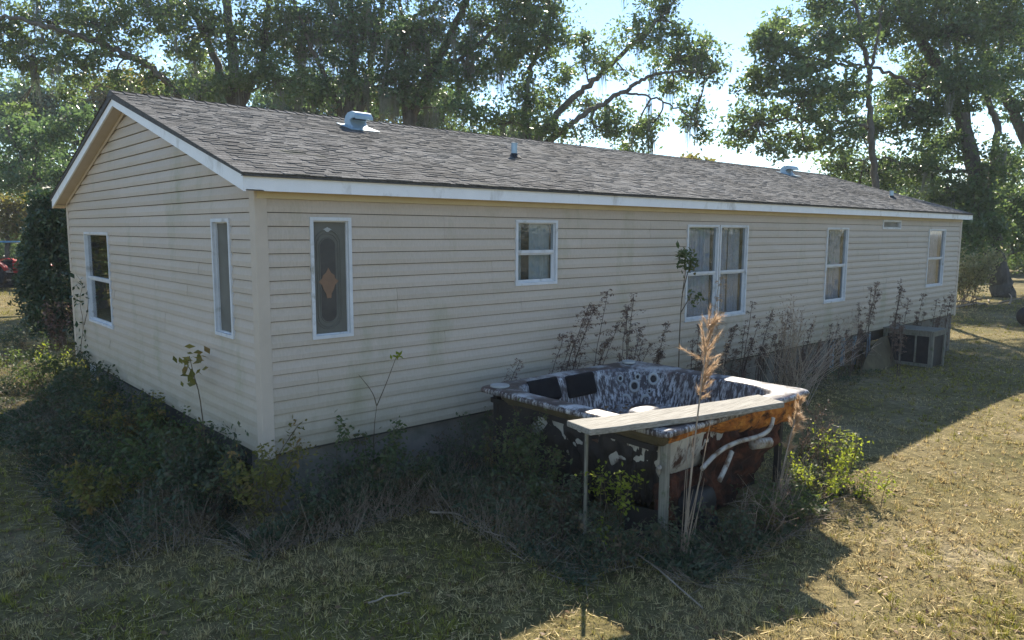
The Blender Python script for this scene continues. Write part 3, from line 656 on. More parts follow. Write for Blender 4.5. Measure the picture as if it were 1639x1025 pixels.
# skirting and crawl space
def skirt(face, s0, s1, mat, n=-.05, top=-.02, label=None, dz=0):
    if face == 'front': g = [gzf(s0, 0), gzf(s1, 0)]
    else: g = [gzf(0, s0), gzf(0, s1)]
    V = [FW(face, s0, n, g[0]-.1), FW(face, s1, n, g[1]-.1), FW(face, s1, n, top), FW(face, s0, n, top+dz)]
    m_ = MB(); m_.extrude(V, np.array(FW(face, 0, -.018, 0))); return m_.build('skirting_panel', mat, home)
x = .0
while x < 11.6:
    w = min(1.21, 11.72-x); skirt('front', x+.002, x+w-.002, M['skirt'], -.045-random.uniform(0, .008)); x += w
for a, b in ((15.2, 16.4), (16.4, 17.6), (17.6, 18.86)): skirt('front', a, b-.004, M['skirt'], -.045)
for a, b in ((.03, .5), (4.2, 5.3), (5.32, 6.5)): skirt('gable', a, b, M['skirt'], -.08, top=-.10)
for k, (s, f_) in enumerate(((11.95, 'front'), (12.45, 'front'), (13.0, 'front'), (13.7, 'front'), (6.75, 'gable'))):
    c = FW(f_, s, -.06, 0); m_ = MB(); m_.box((c[0]-.035, c[1]-.03, gzf(c[0], c[1])-.1), (c[0]+.035, c[1]+.03, -.03)); m_.build('skirting_stud', M['metal'] if f_ == 'front' else M['white'], home)
for (px_, py_) in ((.8, 2.2), (.8, 5.6), (4, 1.3), (8, 1.3), (12.9, 1.4), (16, 1.3)):
    z = gzf(px_, py_)-.1
    for k in range(4):
        m_ = MB(); m_.box((px_-.2, py_-.1, z+k*.2), (px_+.2, py_+.1, min(z+k*.2+.196, -.26))); 
        if z+k*.2 < -.3: m_.build('concrete_block', M['block'], home)

# box frame with screened sides that stands against the far part of the wall
def screened_box():
    x0, x1, y0, y1 = 14.25, 15.02, -1.05, -.03; g = gzf(14.6, -.6)-.02; z1 = .05
    t = thing('wooden_box_frame', 'grey wooden box frame with dark screened sides against the far wall', 'box frame', (14.6, -.5, g))
    for (x, y) in ((x0, y0), (x1-.08, y0), (x0, y1-.08), (x1-.08, y1-.08)):
        m_ = MB(); m_.box((x, y, g), (x+.08, y+.08, z1-.03)); m_.build('leg', M['post'], t)
    for (a, b) in (((x0+.001, y0+.085, z1-.12), (x0+.07, y1-.085, z1-.032)), ((x0+.085, y0+.001, z1-.12), (x1-.085, y0+.07, z1-.032)), ((x0+.001, y0+.085, g+.05), (x0+.07, y1-.085, g+.12))):
        m_ = MB(); m_.box(a, b); m_.build('rail', M['post'], t)
    for i in range(5):
        y = y0-.02+i*.21; m_ = MB(); m_.box((x0-.03, y, z1-.028), (x1+.02, y+.2, z1+random.uniform(-.004, .004))); m_.build('top_board', M['post'], t)
    m_ = MB(); m_.box((x0+.03, y0+.082, g+.12), (x0+.045, y1-.082, z1-.13)); m_.build('side_screen', M['rubber'], t)
    m_ = MB(); m_.box((x0+.082, y0+.03, g+.05), (x1-.082, y0+.045, z1-.13)); m_.build('front_screen', M['rubber'], t)
    for y in (-.72, -.42):
        m_ = MB(); m_.box((x0+.008, y, g+.13), (x0+.028, y+.035, z1-.125)); m_.build('slat', M['post'], t)
screened_box()
def fallen_panel():
    V = []; F = []; k = 14
    a, b = np.array([11.75, -.62, gzf(11.75, -.62)]), np.array([14.1, -.40, gzf(14.1, -.4)])
    for i in range(k+1):
        t = i/k; p = a+(b-a)*t; h = .62*(1-(1-min(1, t*1.25))**2.2)+.02; bow = .10*math.sin(math.pi*t)
        for (dn, dh) in ((0, 0), (.0, h), (.016, h), (.016, 0)):
            V.append((p[0], p[1]-bow+dh*.35+dn, p[2]+dh-.02))
    for i in range(k):
        for j in range(4): F.append((i*4+j, i*4+(j+1) % 4, i*4+4+(j+1) % 4, i*4+4+j))
    F += [(3, 2, 1, 0), tuple(k*4+j for j in range(4))]
    o = obj('plywood_sheet', mesh('plywood_sheet', V, F), M['ply']); tag(o, 'warped tan plywood panel leaning at the open crawl space', 'panel')
fallen_panel()

# ------------------------------------------------------------------ hot tub
def on_y(px, py, y):
    d = _f+_r*(px-819.5)/FPX-_u*(py-512.5)/FPX; return CAM+d*(y-CAM[1])/d[1]
def on_x(px, py, x):
    d = _f+_r*(px-819.5)/FPX-_u*(py-512.5)/FPX; return CAM+d*(x-CAM[0])/d[0]
TC = np.array([3.77, -1.525]); THX, THY = 1.36, 1.30; TZ = .385
def rrect(inset, rad, n=10):
    """rounded rectangle, corner radii in order (+x+y, -x+y, -x-y, +x-y), anticlockwise from +x+y"""
    hx, hy = THX-inset, THY-inset; pts = []
    for k, (sx, sy) in enumerate(((1, 1), (-1, 1), (-1, -1), (1, -1))):
        r_ = min(rad[k], hx, hy); cx, cy = TC[0]+sx*(hx-r_), TC[1]+sy*(hy-r_)
        for i in range(n+1):
            t = k*math.pi/2+i/n*math.pi/2; pts.append((cx+r_*math.cos(t), cy+r_*math.sin(t)))
    out = []                                   # fill the straight sides as well
    m = len(pts)
    for i in range(m):
        a, b = np.array(pts[i]), np.array(pts[(i+1) % m]); out.append(a)
        if i % (n+1) == n:
            for q in range(1, 14): out.append(a+(b-a)*q/14)
    return np.array(out)
def loft(rings, cap=None):
    n = len(rings[0]); V = np.concatenate(rings); F = []
    for i in range(len(rings)-1):
        for j in range(n): F.append((i*n+j, i*n+(j+1) % n, (i+1)*n+(j+1) % n, (i+1)*n+j))
    V = [tuple(v) for v in V]
    if cap is not None:
        V.append(tuple(cap)); c = len(V)-1; o = (len(rings)-1)*n
        for j in range(n): F.append((o+j, o+(j+1) % n, c))
    return V, F
def hot_tub():
    t = thing('hot_tub', 'abandoned square hot tub with peeling stained shell and rusty foam', 'hot tub', (3.33, -1.86, -.6))
    def rg(inset, z, r, zf=None):
        p = rrect(inset, r); zz = np.full(len(p), z) if zf is None else zf(p, z); return np.column_stack([p, zz])
    ro = (.09, .09, .09, .09); wav = lambda p, z: z+.012*(fbm(p[:, 0]*3, p[:, 1]*3, 2)-.5)
    seat = lambda p, z: z+.22*sstep(.2, .9, (p[:, 0]-TC[0])/THX)*sstep(-.2, .6, (p[:, 1]-TC[1])/THY)+.10*sstep(.3, -.8, (p[:, 0]-TC[0])/THX)
    rings = [rg(.045, .325, ro), rg(.004, .334, ro), rg(.0, .356, ro, wav), rg(.015, .377, ro, wav), rg(.045, .385, ro, wav), rg(.20, .378, (.50, .34, .30, .30), wav), rg(.235, .372, (.62, .34, .30, .30), wav), rg(.26, .34, (.66, .34, .3, .3), wav),
             rg(.30, .20, (.72, .36, .32, .32)), rg(.35, .02, (.76, .38, .34, .34)), rg(.40, -.08, (.78, .4, .36, .36), seat), rg(.62, -.10, (.6, .34, .3, .3), seat), rg(.70, -.16, (.5, .3, .3, .3), seat), rg(.76, -.40, (.4, .3, .3, .3)), rg(.86, -.45, (.3, .3, .3, .3))]
    V, F = loft(rings, (TC[0], TC[1], -.46)); sh = obj('shell', mesh('shell', V, F, True), M['tub'], t)
    # outside of the moulding
    r2 = (.3, .3, .34, .3); low = [rg(.05, .323, ro), rg(.13, .310, ro), rg(.19, .23, r2), rg(.25, .02, r2), rg(.36, -.16, r2), rg(.58, -.21, r2), rg(.66, -.48, r2)]
    V, F = loft(low, (TC[0], TC[1], -.50)); obj('shell_underside', mesh('shell_underside', V, [f[::-1] for f in F], True), M['fibre'], t)
    # orange foam hanging below the rim, ragged lower edge
    p = rrect(.055, ro); n = len(p); ncol = 16
    def ragged(i0, i1, drop, thick, name, mat, inset0=.055, seed=0, z_top=.322, taper=.10):
        idx = [(i0+k/8) for k in range(8*(i1-i0)+1)]; V = []; F = []
        for a in idx:
            i = int(math.floor(a)); fr = a-i; q0 = rrect_cache[inset0]; c = q0[i % n]*(1-fr)+q0[(i+1) % n]*fr
            inn = unit((TC-c)[None])[0]; dr = drop(c)*(.55+.9*float(fbm(np.array([a*.33+seed]), np.array([seed*3.1]), 4)[0])) if callable(drop) else drop
            for k in range(ncol):
                s = k/(ncol-1); bulge = thick*math.sin(math.pi*min(1, s*1.02))**.6*(.5+1.1*float(vnoise(np.array([a*.8+seed]), np.array([k*1.3+seed]))[0]))
                lump = thick*1.3*(float(fbm(np.array([a*1.1+seed]), np.array([k*.55+seed]), 4)[0])-.5); z = z_top-dr*s; q = c+inn*(.03+taper*s)-inn*(bulge+lump)
                V.append((q[0], q[1], z))
        m = len(idx)
        for a in range(m-1):
            for k in range(ncol-1): F.append((a*ncol+k, a*ncol+k+1, (a+1)*ncol+k+1, (a+1)*ncol+k))
        o = obj(name, mesh(name, V, F, True), mat, t); so_ = o.modifiers.new('thickness', 'SOLIDIFY'); so_.thickness = .03; so_.offset = -1
        return o
    rrect_cache = {.055: p, .20: rrect(.20, r2), .30: rrect(.30, r2)}
    front0 = int(np.argmin(np.hypot(p[:, 0]-2.55, p[:, 1]+2.78))); fr1 = int(np.argmin(np.hypot(p[:, 0]-5.12, p[:, 1]+2.6)))
    left0 = int(np.argmin(np.hypot(p[:, 0]-2.45, p[:, 1]+.5)))
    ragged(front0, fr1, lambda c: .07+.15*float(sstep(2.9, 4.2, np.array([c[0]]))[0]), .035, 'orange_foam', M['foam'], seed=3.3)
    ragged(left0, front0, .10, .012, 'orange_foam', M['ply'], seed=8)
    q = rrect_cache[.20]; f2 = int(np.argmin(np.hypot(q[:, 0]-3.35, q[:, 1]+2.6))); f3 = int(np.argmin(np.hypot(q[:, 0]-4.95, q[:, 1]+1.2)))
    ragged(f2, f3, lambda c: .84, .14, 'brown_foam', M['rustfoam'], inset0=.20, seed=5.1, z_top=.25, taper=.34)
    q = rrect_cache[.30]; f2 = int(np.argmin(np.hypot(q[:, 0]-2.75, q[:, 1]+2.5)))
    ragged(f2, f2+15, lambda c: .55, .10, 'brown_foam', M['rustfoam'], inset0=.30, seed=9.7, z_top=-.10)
    # cabinet remains
    for (y0, y1, x, zt_, rot) in ((-.92, -.34, 2.585, .21, .0), (-1.30, -.94, 2.60, -.05, .06), (-2.55, -2.15, 2.70, -.36, -.08)):
        m_ = MB(); m_.box((x, y0, -.66), (x+.015, y1, zt_), Matrix.Rotation(rot, 3, 'X')); m_.build('cabinet_board', M['blackboard'], t)
    m_ = MB(); m_.box((2.545, -2.60, .20), (2.578, -.30, .245), Matrix.Rotation(.02, 3, 'X')); m_.build('cabinet_rail', M['blackboard'], t)
    for (x, y, w_, mat, top) in ((2.60, -2.66, .075, 'post', .30), (4.95, -.45, .08, 'blackboard', .3), (2.56, -.36, .07, 'blackboard', .3), (4.9, -2.55, .07, 'blackboard', .1), (2.60, -1.7, .06, 'blackboard', .28)):
        m_ = MB(); m_.box((x, y-w_/2, -.65), (x+w_*.9, y+w_/2, top)); m_.build('cabinet_post', M[mat], t, bevel=.006)
    q = rrect_cache[.20]; g0 = int(np.argmin(np.hypot(q[:, 0]-2.6, q[:, 1]+.5))); g1 = int(np.argmin(np.hypot(q[:, 0]-2.7, q[:, 1]+2.5)))
    ragged(g0, g1, lambda c: .75, .13, 'brown_foam', M['blackboard'], inset0=.20, seed=12.4, z_top=.27, taper=.40)  # foam coloured near black for the shaded void below the rim
    m_ = MB(); pt = on_y(940, 690, -2.30); m_.tube([(2.16, -2.12, -.62), (2.15, -2.13, .40)], .018, 10); m_.build('support_pipe', M['post'], t)
    m_ = MB(); m_.box((2.9, -2.3, -.61), (4.9, -2.18, -.55)); m_.build('floor_skid', M['blackboard'], t)
    # pillows
    for (x0, x1, y, z, rx) in ((2.96, 3.46, -.49, .285, -.5), (3.58, 4.10, -.49, .265, -.35)):
        m_ = MB(); m_.box((x0, y-.04, z-.12), (x1, y+.04, z+.115), Matrix.Rotation(rx, 3, 'X')); o = m_.build('pillow', M['pillow'], sh, bevel=.03)
    m_ = MB(); m_.box((4.60, -.60, .30), (4.96, -.53, .375), Matrix.Rotation(-.785, 3, 'Z')); m_.build('pillow', M['pillow'], sh, bevel=.02)
    m_ = MB(); m_.tube([(4.86, -.42, .386), (4.86, -.42, .412)], .09, 20); m_.build('water_cap', M['jet'], sh, bevel=.006)
    m_ = MB(); m_.tube([(2.58, -.42, .383), (2.58, -.42, .402)], .11, 20); m_.build('water_cap', M['jet'], sh, bevel=.006)
    # jets on the corner seat back
    nrm = np.array([-.70, -.70, .16]); nrm /= np.linalg.norm(nrm); tx = np.array([.707, -.707, 0]); tz = np.cross(tx, nrm)*-1
    if tz[2] < 0: tz = -tz
    rad = rrect(.325, (.74, .37, .33, .33)); cpt = rad[5]; base = np.array([cpt[0], cpt[1], .11])+nrm*.012
    for (a, b, r_) in ((-.02, .09, .055), (-.13, -.07, .062), (.13, -.07, .062), (.22, .17, .055), (-.20, .17, .03), (.02, .19, .03), (.17, .04, .02)):
        c = base+tx*a+tz*b; m_ = MB(); A = [c+r_*(tx*math.cos(k*.393)+tz*math.sin(k*.393)) for k in range(17)]
        m_.tube(A, r_*.30, 6, False); j = m_.build('jet', M['jet'], sh, True)
        m_ = MB(); m_.tube([c-nrm*.01, c+nrm*.004], r_*.62, 14); m_.build('jet_nozzle', M['rubber'], j)
    # arm rest bump near the front left
    V, F = loft([np.column_stack([2.86+a*np.cos(np.linspace(0, 6.283, 24, endpoint=False)), -2.24+b*np.sin(np.linspace(0, 6.283, 24, endpoint=False)), np.full(24, z)]) for a, b, z in ((.20, .14, .20), (.20, .14, .36), (.18, .12, .405), (.12, .07, .418))], (2.86, -2.24, .42))
    obj('arm_rest', mesh('arm_rest', V, F, True), M['tub'], sh)
    C = np.column_stack([rng.uniform(2.75, 4.8, 420), rng.uniform(-2.5, -.6, 420), np.zeros(420)]); C[:, 2] = np.where((np.abs(C[:, 0]-TC[0]) < .6) & (np.abs(C[:, 1]-TC[1]) < .55), -.43, -.02)+.03*rng.random(420)
    V, F = leaf_quads(C, .05+.04*rng.random(420), 1.0, .5); obj('leaves', mesh('leaves', V, F), M['litter'], sh)
    # plumbing
    def pipe(pts, r_, name='pipe', mat='pvc'):
        m_ = MB(); m_.tube(smooth_line(pts, 2), r_, 10); return m_.build(name, M[mat], t, True)
    pipe([on_y(a, b, -2.80) for a, b in ((1124, 738), (1150, 713), (1182, 698), (1215, 691), (1234, 680), (1238, 664))], .021)
    pipe([on_y(a, b, -2.76) for a, b in ((1172, 712), (1163, 732), (1152, 752))], .024)
    e = pipe([on_y(a, b, -2.78) for a, b in ((1205, 701), (1220, 699), (1232, 697))], .048, 'pipe_elbow')
    pipe([on_y(1070, 762, -2.5), on_y(1052, 742, -2.62), on_y(1056, 738, -2.70)], .02)
    m_ = MB(); m_.tube([(3.02, -2.62, -.40), (3.10, -2.60, -.40), (3.48, -2.52, -.40), (3.52, -2.51, -.40)], [.11, .15, .15, .10], 18); pm = m_.build('pump', M['rubber'], t, True)
    m_ = MB(); m_.box((3.05, -2.70, -.62), (3.5, -2.42, -.53)); m_.build('pump_foot', M['rubber'], pm)
    for (a, b) in (((880, 788), (908, 802)), ((920, 800), (948, 810))):
        p0 = on_z(*a, -.50); p1 = on_z(*b, -.53); pipe([p0, (p0+p1)/2+[0, 0, .02], p1], .045, 'drain_pipe')
    # bring the measured outline to its true height: the rim stands 1.1 m above the yard
    done = set()
    def walk(o):
        for c in o.children:
            if c.data.name not in done:
                done.add(c.data.name)
                for v in c.data.vertices: v.co = Vector((*tub_xy(v.co.x, v.co.y), .50+(v.co.z-.385)*1.117))
            walk(c)
    walk(t)
    return t
def tub_xy(x, y): return (CAM[0]+(x-CAM[0])*.934, CAM[1]+(y-CAM[1])*.934)
tub = hot_tub()
def plank_on_tub():
    zt = .572; c = [on_z(907, 673, zt), on_z(945, 688, zt), on_z(1256, 644, zt), on_z(1214, 632, zt)]
    n = 14; V = []; F = []
    for i in range(n+1):
        t = i/n; a = c[0]*(1-t)+c[3]*t; b = c[1]*(1-t)+c[2]*t; sag = -.012*math.sin(math.pi*t)
        for p, dz in ((a, 0), (b, .0), (b, -.05), (a, -.05)): V.append((p[0], p[1], p[2]+dz+sag+.003*random.uniform(-1, 1)*(dz == 0)))
    for i in range(n):
        for j in range(4): F.append((i*4+j, i*4+(j+1) % 4, i*4+4+(j+1) % 4, i*4+4+j))
    F += [(3, 2, 1, 0), tuple(n*4+j for j in range(4))]
    o = obj('wooden_board', mesh('wooden_board', V, F), M['oldwood']); tag(o, 'weathered grey wooden board lying across the hot tub', 'board')
    bv = o.modifiers.new('bevel', 'BEVEL'); bv.width = .004; bv.limit_method = 'ANGLE'
plank_on_tub()

# ------------------------------------------------------------------ weeds and shrubs
def bush(name, label, cat, base, h, w, nstem, nleaf, ls, leaf, stem, lean=(0, 0), group=None, low=.25, asp=.5, tip=False):
    base = np.array([base[0], base[1], gzf(base[0], base[1])]); t = thing(name, label, cat, base, group=group)
    A = []; B = []; ra = []; rb = []; pts = []
    for k in range(nstem):
        th = rng.random()*6.283; rr = w*.5*math.sqrt(rng.random()); hh = h*(.55+.45*rng.random())
        top = base+np.array([rr*math.cos(th)+lean[0]*hh, rr*math.sin(th)+lean[1]*hh, hh]); b0 = base+np.array([.12*w*rng.normal(), .12*w*rng.normal(), -.02])
        mid = (b0+top)/2+rng.normal(0, .05*h, 3)+np.array([0, 0, .08*h]); line = smooth_line([b0, mid, top], 2)
        A += list(line[:-1]); B += list(line[1:]); r0 = .0035+.004*h; q = np.linspace(r0, r0*.3, len(line)); ra += list(q[:-1]); rb += list(q[1:])
        for s in range(3 if not tip else 1):
            i = rng.integers(len(line)//3, len(line)-1); p0 = line[i]; p1 = p0+rng.normal(0, .16*h, 3)*[1, 1, .5]+[0, 0, .08*h]
            A.append(p0); B.append(p1); ra.append(r0*.5); rb.append(r0*.2); pts.append((p0, p1))
        pts.append((line[int(len(line)*low)], line[-1])); pts.append((line[len(line)//2], line[-1]))
    V, F = tri_tubes(np.array(A), np.array(B), np.array(ra), np.array(rb)); obj('stems', mesh('stems', V, F), M[stem], t)
    ix = rng.integers(0, len(pts), nleaf); u = rng.random(nleaf)[:, None]; u = u**.6
    p0 = np.array([p[0] for p in pts])[ix]; p1 = np.array([p[1] for p in pts])[ix]
    C = p0+(p1-p0)*u+rng.normal(0, ls*.8, (nleaf, 3)); C[:, 2] = np.maximum(C[:, 2], base[2]+.02)
    V, F = leaf_quads(C, ls*(.6+.8*rng.random(nleaf)), .3, asp); obj('leaves', mesh('leaves', V, F), M[leaf], t)
    return t
def dry_stalk(label, base, top, group=None, mat='drystem', seed='seed', name='dry_weed', puff=1.0, n=26, stems=4):
    base = np.array(base, float); top = np.array(top, float); t = thing(name, label, 'weed', base, group=group)
    A = []; B = []; C = []; m_ = MB()
    for si in range(stems):
        tp = top if si == 0 else base+(top-base)*rng.uniform(.55, .95)+rng.normal(0, .16, 3)*[1, .35, .3]; b0 = base if si == 0 else base+rng.normal(0, .06, 3)*[1, .6, 0]
        h = np.linalg.norm(tp-b0); mid = (b0+tp)/2+rng.normal(0, .05*h, 3)*[1, .3, 0]-np.array([.05*h, 0, 0])
        line = smooth_line([b0, mid, tp], 3); line[1:-1] += rng.normal(0, .003, line[1:-1].shape); m_.tube(line, np.linspace(.0075, .0025, len(line)), 5)
        lo = rng.uniform(.3, .6); arch = rng.uniform(-.5, .9)
        for k in range(int(n*rng.uniform(.6, 1.1))):
            u = lo+(1-lo)*rng.random(); p0 = line[int(u*(len(line)-1))]; l = (.34*(1.1-u)+.07)*h*.40*(.35+1.1*rng.random()); th = rng.random()*6.283
            d = np.array([math.cos(th)*.9+.3*arch, math.sin(th)*.6, .85-.8*rng.random()]); p1 = p0+d*l*.6; p2 = p1+np.array([d[0]*.8+.2*arch, d[1]*.6, -.25*rng.random()])*l*.6
            A += [p0, p1]; B += [p1, p2]
            for q in range(int(10*puff)): v = rng.random(); C.append(p1*(1-v)+p2*v+rng.normal(0, .014, 3)-[0, 0, .010])
            if rng.random() < .5: v = rng.random(); C.append(p0*(1-v)+p1*v+rng.normal(0, .012, 3))
    m_.build('stem', M[mat], t)
    V, F = tri_tubes(np.array(A), np.array(B), .0024, .0011); obj('side_branches', mesh('side_branches', V, F), M[mat], t)
    C = np.array(C); V, F = leaf_quads(C, .028*(.4+1.1*rng.random(len(C))), -.1, .40); obj('seed_heads', mesh('seed_heads', V, F), M[seed], t)
    return t
STALKS = [(832, 577, -.35, 'small dry weed behind the left corner of the hot tub'), (903, 537, -.4, 'short dry weed left of the tall ones behind the hot tub'), (921, 541, -.3, 'dry brown weed stalk between the short and tall ones behind the hot tub'),
          (945, 484, -.35, 'tall dry weed stalk, leftmost of the three tallest behind the hot tub'), (973, 466, -.3, 'tallest dry weed stalk behind the hot tub, middle of three'), (1015, 471, -.35, 'tall dry weed stalk, rightmost of the three tallest behind the hot tub'),
          (1026, 524, -.45, 'shorter dry weed just right of the three tall stalks'), (1067, 517, -.4, 'dry weed stalk just left of the leafy sapling'), (1120, 520, -.3, 'dry weed stalk below the left pane of the double window'),
          (1177, 521, -.5, 'dry weed stalk below the right pane of the double window'), (1205, 482, -.4, 'dry weed stalk just right of the double window'), (1238, 494, -.45, 'dry weed stalk between double window and bare shrub'),
          (1262, 500, -.35, 'dry weed stalk rising out of the bare shrub'), (1300, 520, -.35, 'dry weed stalk below the single curtained window'), (1375, 485, -.35, 'dry weed stalk in front of the open crawl space'),
          (1404, 452, -.4, 'tall dry weed, left of the pair beside the box frame'), (1442, 448, -.45, 'tallest dry weed beside the box frame'), (1455, 480, -1.2, 'dry weed in front of the box frame'), (1478, 470, -.4, 'dry weed rising behind the box frame'), (1500, 478, -.5, 'dry weed under the farthest window'), (1524, 468, -.5, 'dry weed at the far corner of the home')]
for i, (px_, py_, y, lab) in enumerate(STALKS):
    tp = on_y(px_, py_, y); g = gzf(tp[0], y); h = tp[2]-g; bx = tp[0]-h*random.uniform(.10, .32)
    dry_stalk(lab, (bx, y+random.uniform(-.05, .08), gzf(bx, y)-.02), tp, 'dry weed stalks along the long wall', n=24+int(8*h))
tp = on_y(1152, 440, -.55); dry_stalk('pale fluffy dry weed standing before the double window', (tp[0]-.15, -.6, gzf(tp[0], -.6)-.02), tp, None, 'paletwig', 'plume', puff=1.6)
# a second, lower rank of brittle stems between them
ORD = ('first', 'second', 'third', 'fourth', 'fifth', 'sixth', 'seventh', 'eighth', 'ninth', 'tenth', 'eleventh', 'twelfth', 'thirteenth', 'fourteenth', 'fifteenth', 'sixteenth')
for k, x in enumerate(sorted(random.uniform(3.6, 12.5) for _ in range(16))):
    y = random.uniform(-.75, -.15)
    if 2.3 < x < 5.2: y = random.uniform(-.19, -.1)
    h = random.uniform(.55, 1.05); g = gzf(x, y)
    dry_stalk('short dry weed at the long wall foot, %s counting from the near corner' % ORD[k], (x, y, g-.02), (x+random.uniform(-.05, .3), y+random.uniform(-.1, .05), g+h), 'short dry weeds at the wall foot', n=14)

def bare_shrub(label, base, tips, n, mat='paletwig', cat='shrub', spread=.35):
    base = np.array([base[0], base[1], gzf(base[0], base[1])]); t = thing('bare_shrub', label, cat, base); A = []; B = []; ra = []; rb = []; C = []
    for k in range(n):
        tip = np.array(tips[rng.integers(len(tips))])+rng.normal(0, spread, 3)*[1, .8, .6]; b0 = base+rng.normal(0, .12, 3)*[1, 1, 0]
        line = smooth_line([b0, b0*.55+tip*.45+np.array([0, 0, .10])+rng.normal(0, .05, 3), tip], 2); q = np.linspace(.0065, .0016, len(line))
        A += list(line[:-1]); B += list(line[1:]); ra += list(q[:-1]); rb += list(q[1:])
        for s in range(7):
            i = rng.integers(len(line)//3, len(line)-1); d = unit(line[i+1]-line[i])[0:3]+rng.normal(0, .55, 3); p1 = line[i]+unit(d)*rng.uniform(.08, .28)
            A.append(line[i]); B.append(p1); ra.append(.0026); rb.append(.001); C += [p1, line[i]*.4+p1*.6]
    V, F = tri_tubes(np.array(A), np.array(B), np.array(ra), np.array(rb)); obj('twigs', mesh('twigs', V, F), M[mat], t)
    C = np.array(C); C = np.concatenate([C, C+rng.normal(0, .02, C.shape)]); V, F = leaf_quads(C, .022, 0, .45); obj('dead_leaves', mesh('dead_leaves', V, F), M['seed'], t)
bq = on_z(1262, 648, -.6)
bare_shrub('bare pale twiggy shrub in sun between hot tub and crawl space', (bq[0], bq[1]), [on_y(1275, 492, bq[1]-.55), on_y(1252, 520, bq[1]-.4), on_y(1372, 522, bq[1]-.7), on_y(1320, 540, bq[1]-.6), on_y(1235, 545, bq[1]-.3), on_y(1350, 560, bq[1]-.6), on_y(1290, 520, bq[1]-.5)], 70, 'lit_twig', spread=.16)

bare_shrub('small bare pale twigs below the bent pipe of the hot tub', (3.2, -3.38), [np.array([2.95, -3.5, -.15]), np.array([3.4, -3.55, -.18]), np.array([3.6, -3.45, -.1])], 12, spread=.12)
bare_shrub('dry brown twigs beside the sunny weeds', (4.95, -2.95), [np.array([4.95, -2.95, .12]), np.array([5.05, -3.0, .0])], 12, 'drystem', spread=.10)
def plume_grass(label, base, top, plume_len, w):
    base = np.array([*base, gzf(*base)]); t = thing('plume_grass', label, 'grass plume', base); top = np.array(top)
    mid = (base+top)/2+np.array([.0, 0, .02]); line = smooth_line([base, mid+[-.03, 0, 0], top], 3); m_ = MB(); m_.tube(line, np.linspace(.011, .004, len(line)), 6); m_.build('stem', M['paletwig'], t)
    A = []; B = []; d = unit(top-mid)
    for k in range(14):
        b0 = base+rng.normal(0, .03, 3)*[1, 1, 0]; th = rng.random()*6.28; e = base+(top-base)*rng.uniform(.3, .65)+np.array([math.cos(th), math.sin(th), 0])*.10; A.append(b0); B.append(e)
    V, F = tri_tubes(np.array(A), np.array(B), .005, .0015); obj('dry_blades', mesh('dry_blades', V, F), M['paletwig'], t)
    nr_ = 34; ur = np.sort(rng.random(nr_))*.92; side = unit(np.cross(d, np.array([0, 0, 1.0]))); A = []; B = []; pts = []
    for u_ in ur:
        p0 = top-d*plume_len*u_; ln = (.35+.65*math.sin(math.pi*min(1, u_+.12)))*w*2.3*(.6+.7*rng.random()); dd = unit(d*.9+rng.normal(0, .42, 3)+np.array([.25, -.18, -.05])); e = p0+dd*ln; A.append(p0); B.append(e); pts.append((p0, e))
    V, F = tri_tubes(np.array(A), np.array(B), .0016, .0006); obj('dry_blades', mesh('dry_blades', V, F), M['paletwig'], t)
    n = 3000; ix = rng.integers(0, nr_, n); uu = rng.random((n, 1)); PA = np.array([q[0] for q in pts])[ix]; PB = np.array([q[1] for q in pts])[ix]; p0 = PA+(PB-PA)*uu; dirs = unit(PB-PA)
    o = dirs*(.025+.05*rng.random((n, 1)))+rng.normal(0, .016, (n, 3)); u = rng.random(n)
    V = np.empty((n, 3, 3)); sd_ = unit(np.cross(o, rng.normal(size=(n, 3))))*.0020; V[:, 0] = p0+sd_; V[:, 1] = p0-sd_; V[:, 2] = p0+o
    obj('plume', mesh('plume', V.reshape(-1, 3), np.arange(n*3).reshape(-1, 3)), M['plume'], t)
b0 = on_z(1050, 835, -.6); D0 = float(np.dot(np.array([2.45, -3.0, 0])-CAM, _f))
plume_grass('tall tan grass plume standing in front of the hot tub', tub_xy(2.50, -2.98), P(1135, 522, D0-.35), .66, .085)
b1 = np.array([3.98, -3.02]); D1 = float(np.dot(np.array([*b1, 0])-CAM, _f))
plume_grass('narrow dry grass plume leaning beyond the right end of the board', tub_xy(*b1), P(1280, 642, D1-.35), .55, .03)

wy = lambda px_, py_, z=-.6: on_z(px_, py_, z)[:2]
bush('corner_shrub', 'leafy shrub with green and reddish leaves hugging the near corner', 'shrub', (-.12, -.30), 1.0, 1.0, 13, 1000, .05, 'fall', 'stem')
bush('corner_shrub', 'dark glossy shrub below the amber diamond window', 'shrub', (.85, -.42), .82, .85, 12, 1100, .05, 'weed', 'stem')
bush('corner_shrub', 'low tangled shrub at the foot of the near corner skirting', 'shrub', (.35, -.55), .62, .8, 11, 760, .045, 'vine', 'drystem')
bush('wall_shrub', 'thin shrub beside the left skirting panel of the long wall', 'shrub', (1.75, -.35), .62, .6, 7, 320, .04, 'vine', 'drystem')
bush('wall_shrub', 'bushy weed midway between the near corner and the hot tub', 'shrub', (1.25, -.55), .58, .8, 10, 640, .045, 'weed', 'drystem')
bush('wall_shrub', 'tangled weed at the wall just left of the hot tub', 'shrub', (2.1, -.5), .70, .7, 10, 640, .042, 'vine', 'drystem')
bush('tub_shrub', 'feathery green weed against the dark left side of the hot tub', 'shrub', tub_xy(2.25, -1.0), .95, .7, 13, 1300, .04, 'weed', 'stem')
bush('tub_shrub', 'bushy weed in front of the black cabinet, middle of the left side', 'shrub', tub_xy(2.15, -1.55), .80, .7, 12, 1100, .04, 'weed', 'stem')
bush('tub_shrub', 'weed beside the pale pipe under the board end', 'shrub', tub_xy(1.95, -1.95), .66, .6, 10, 700, .038, 'vine', 'drystem')
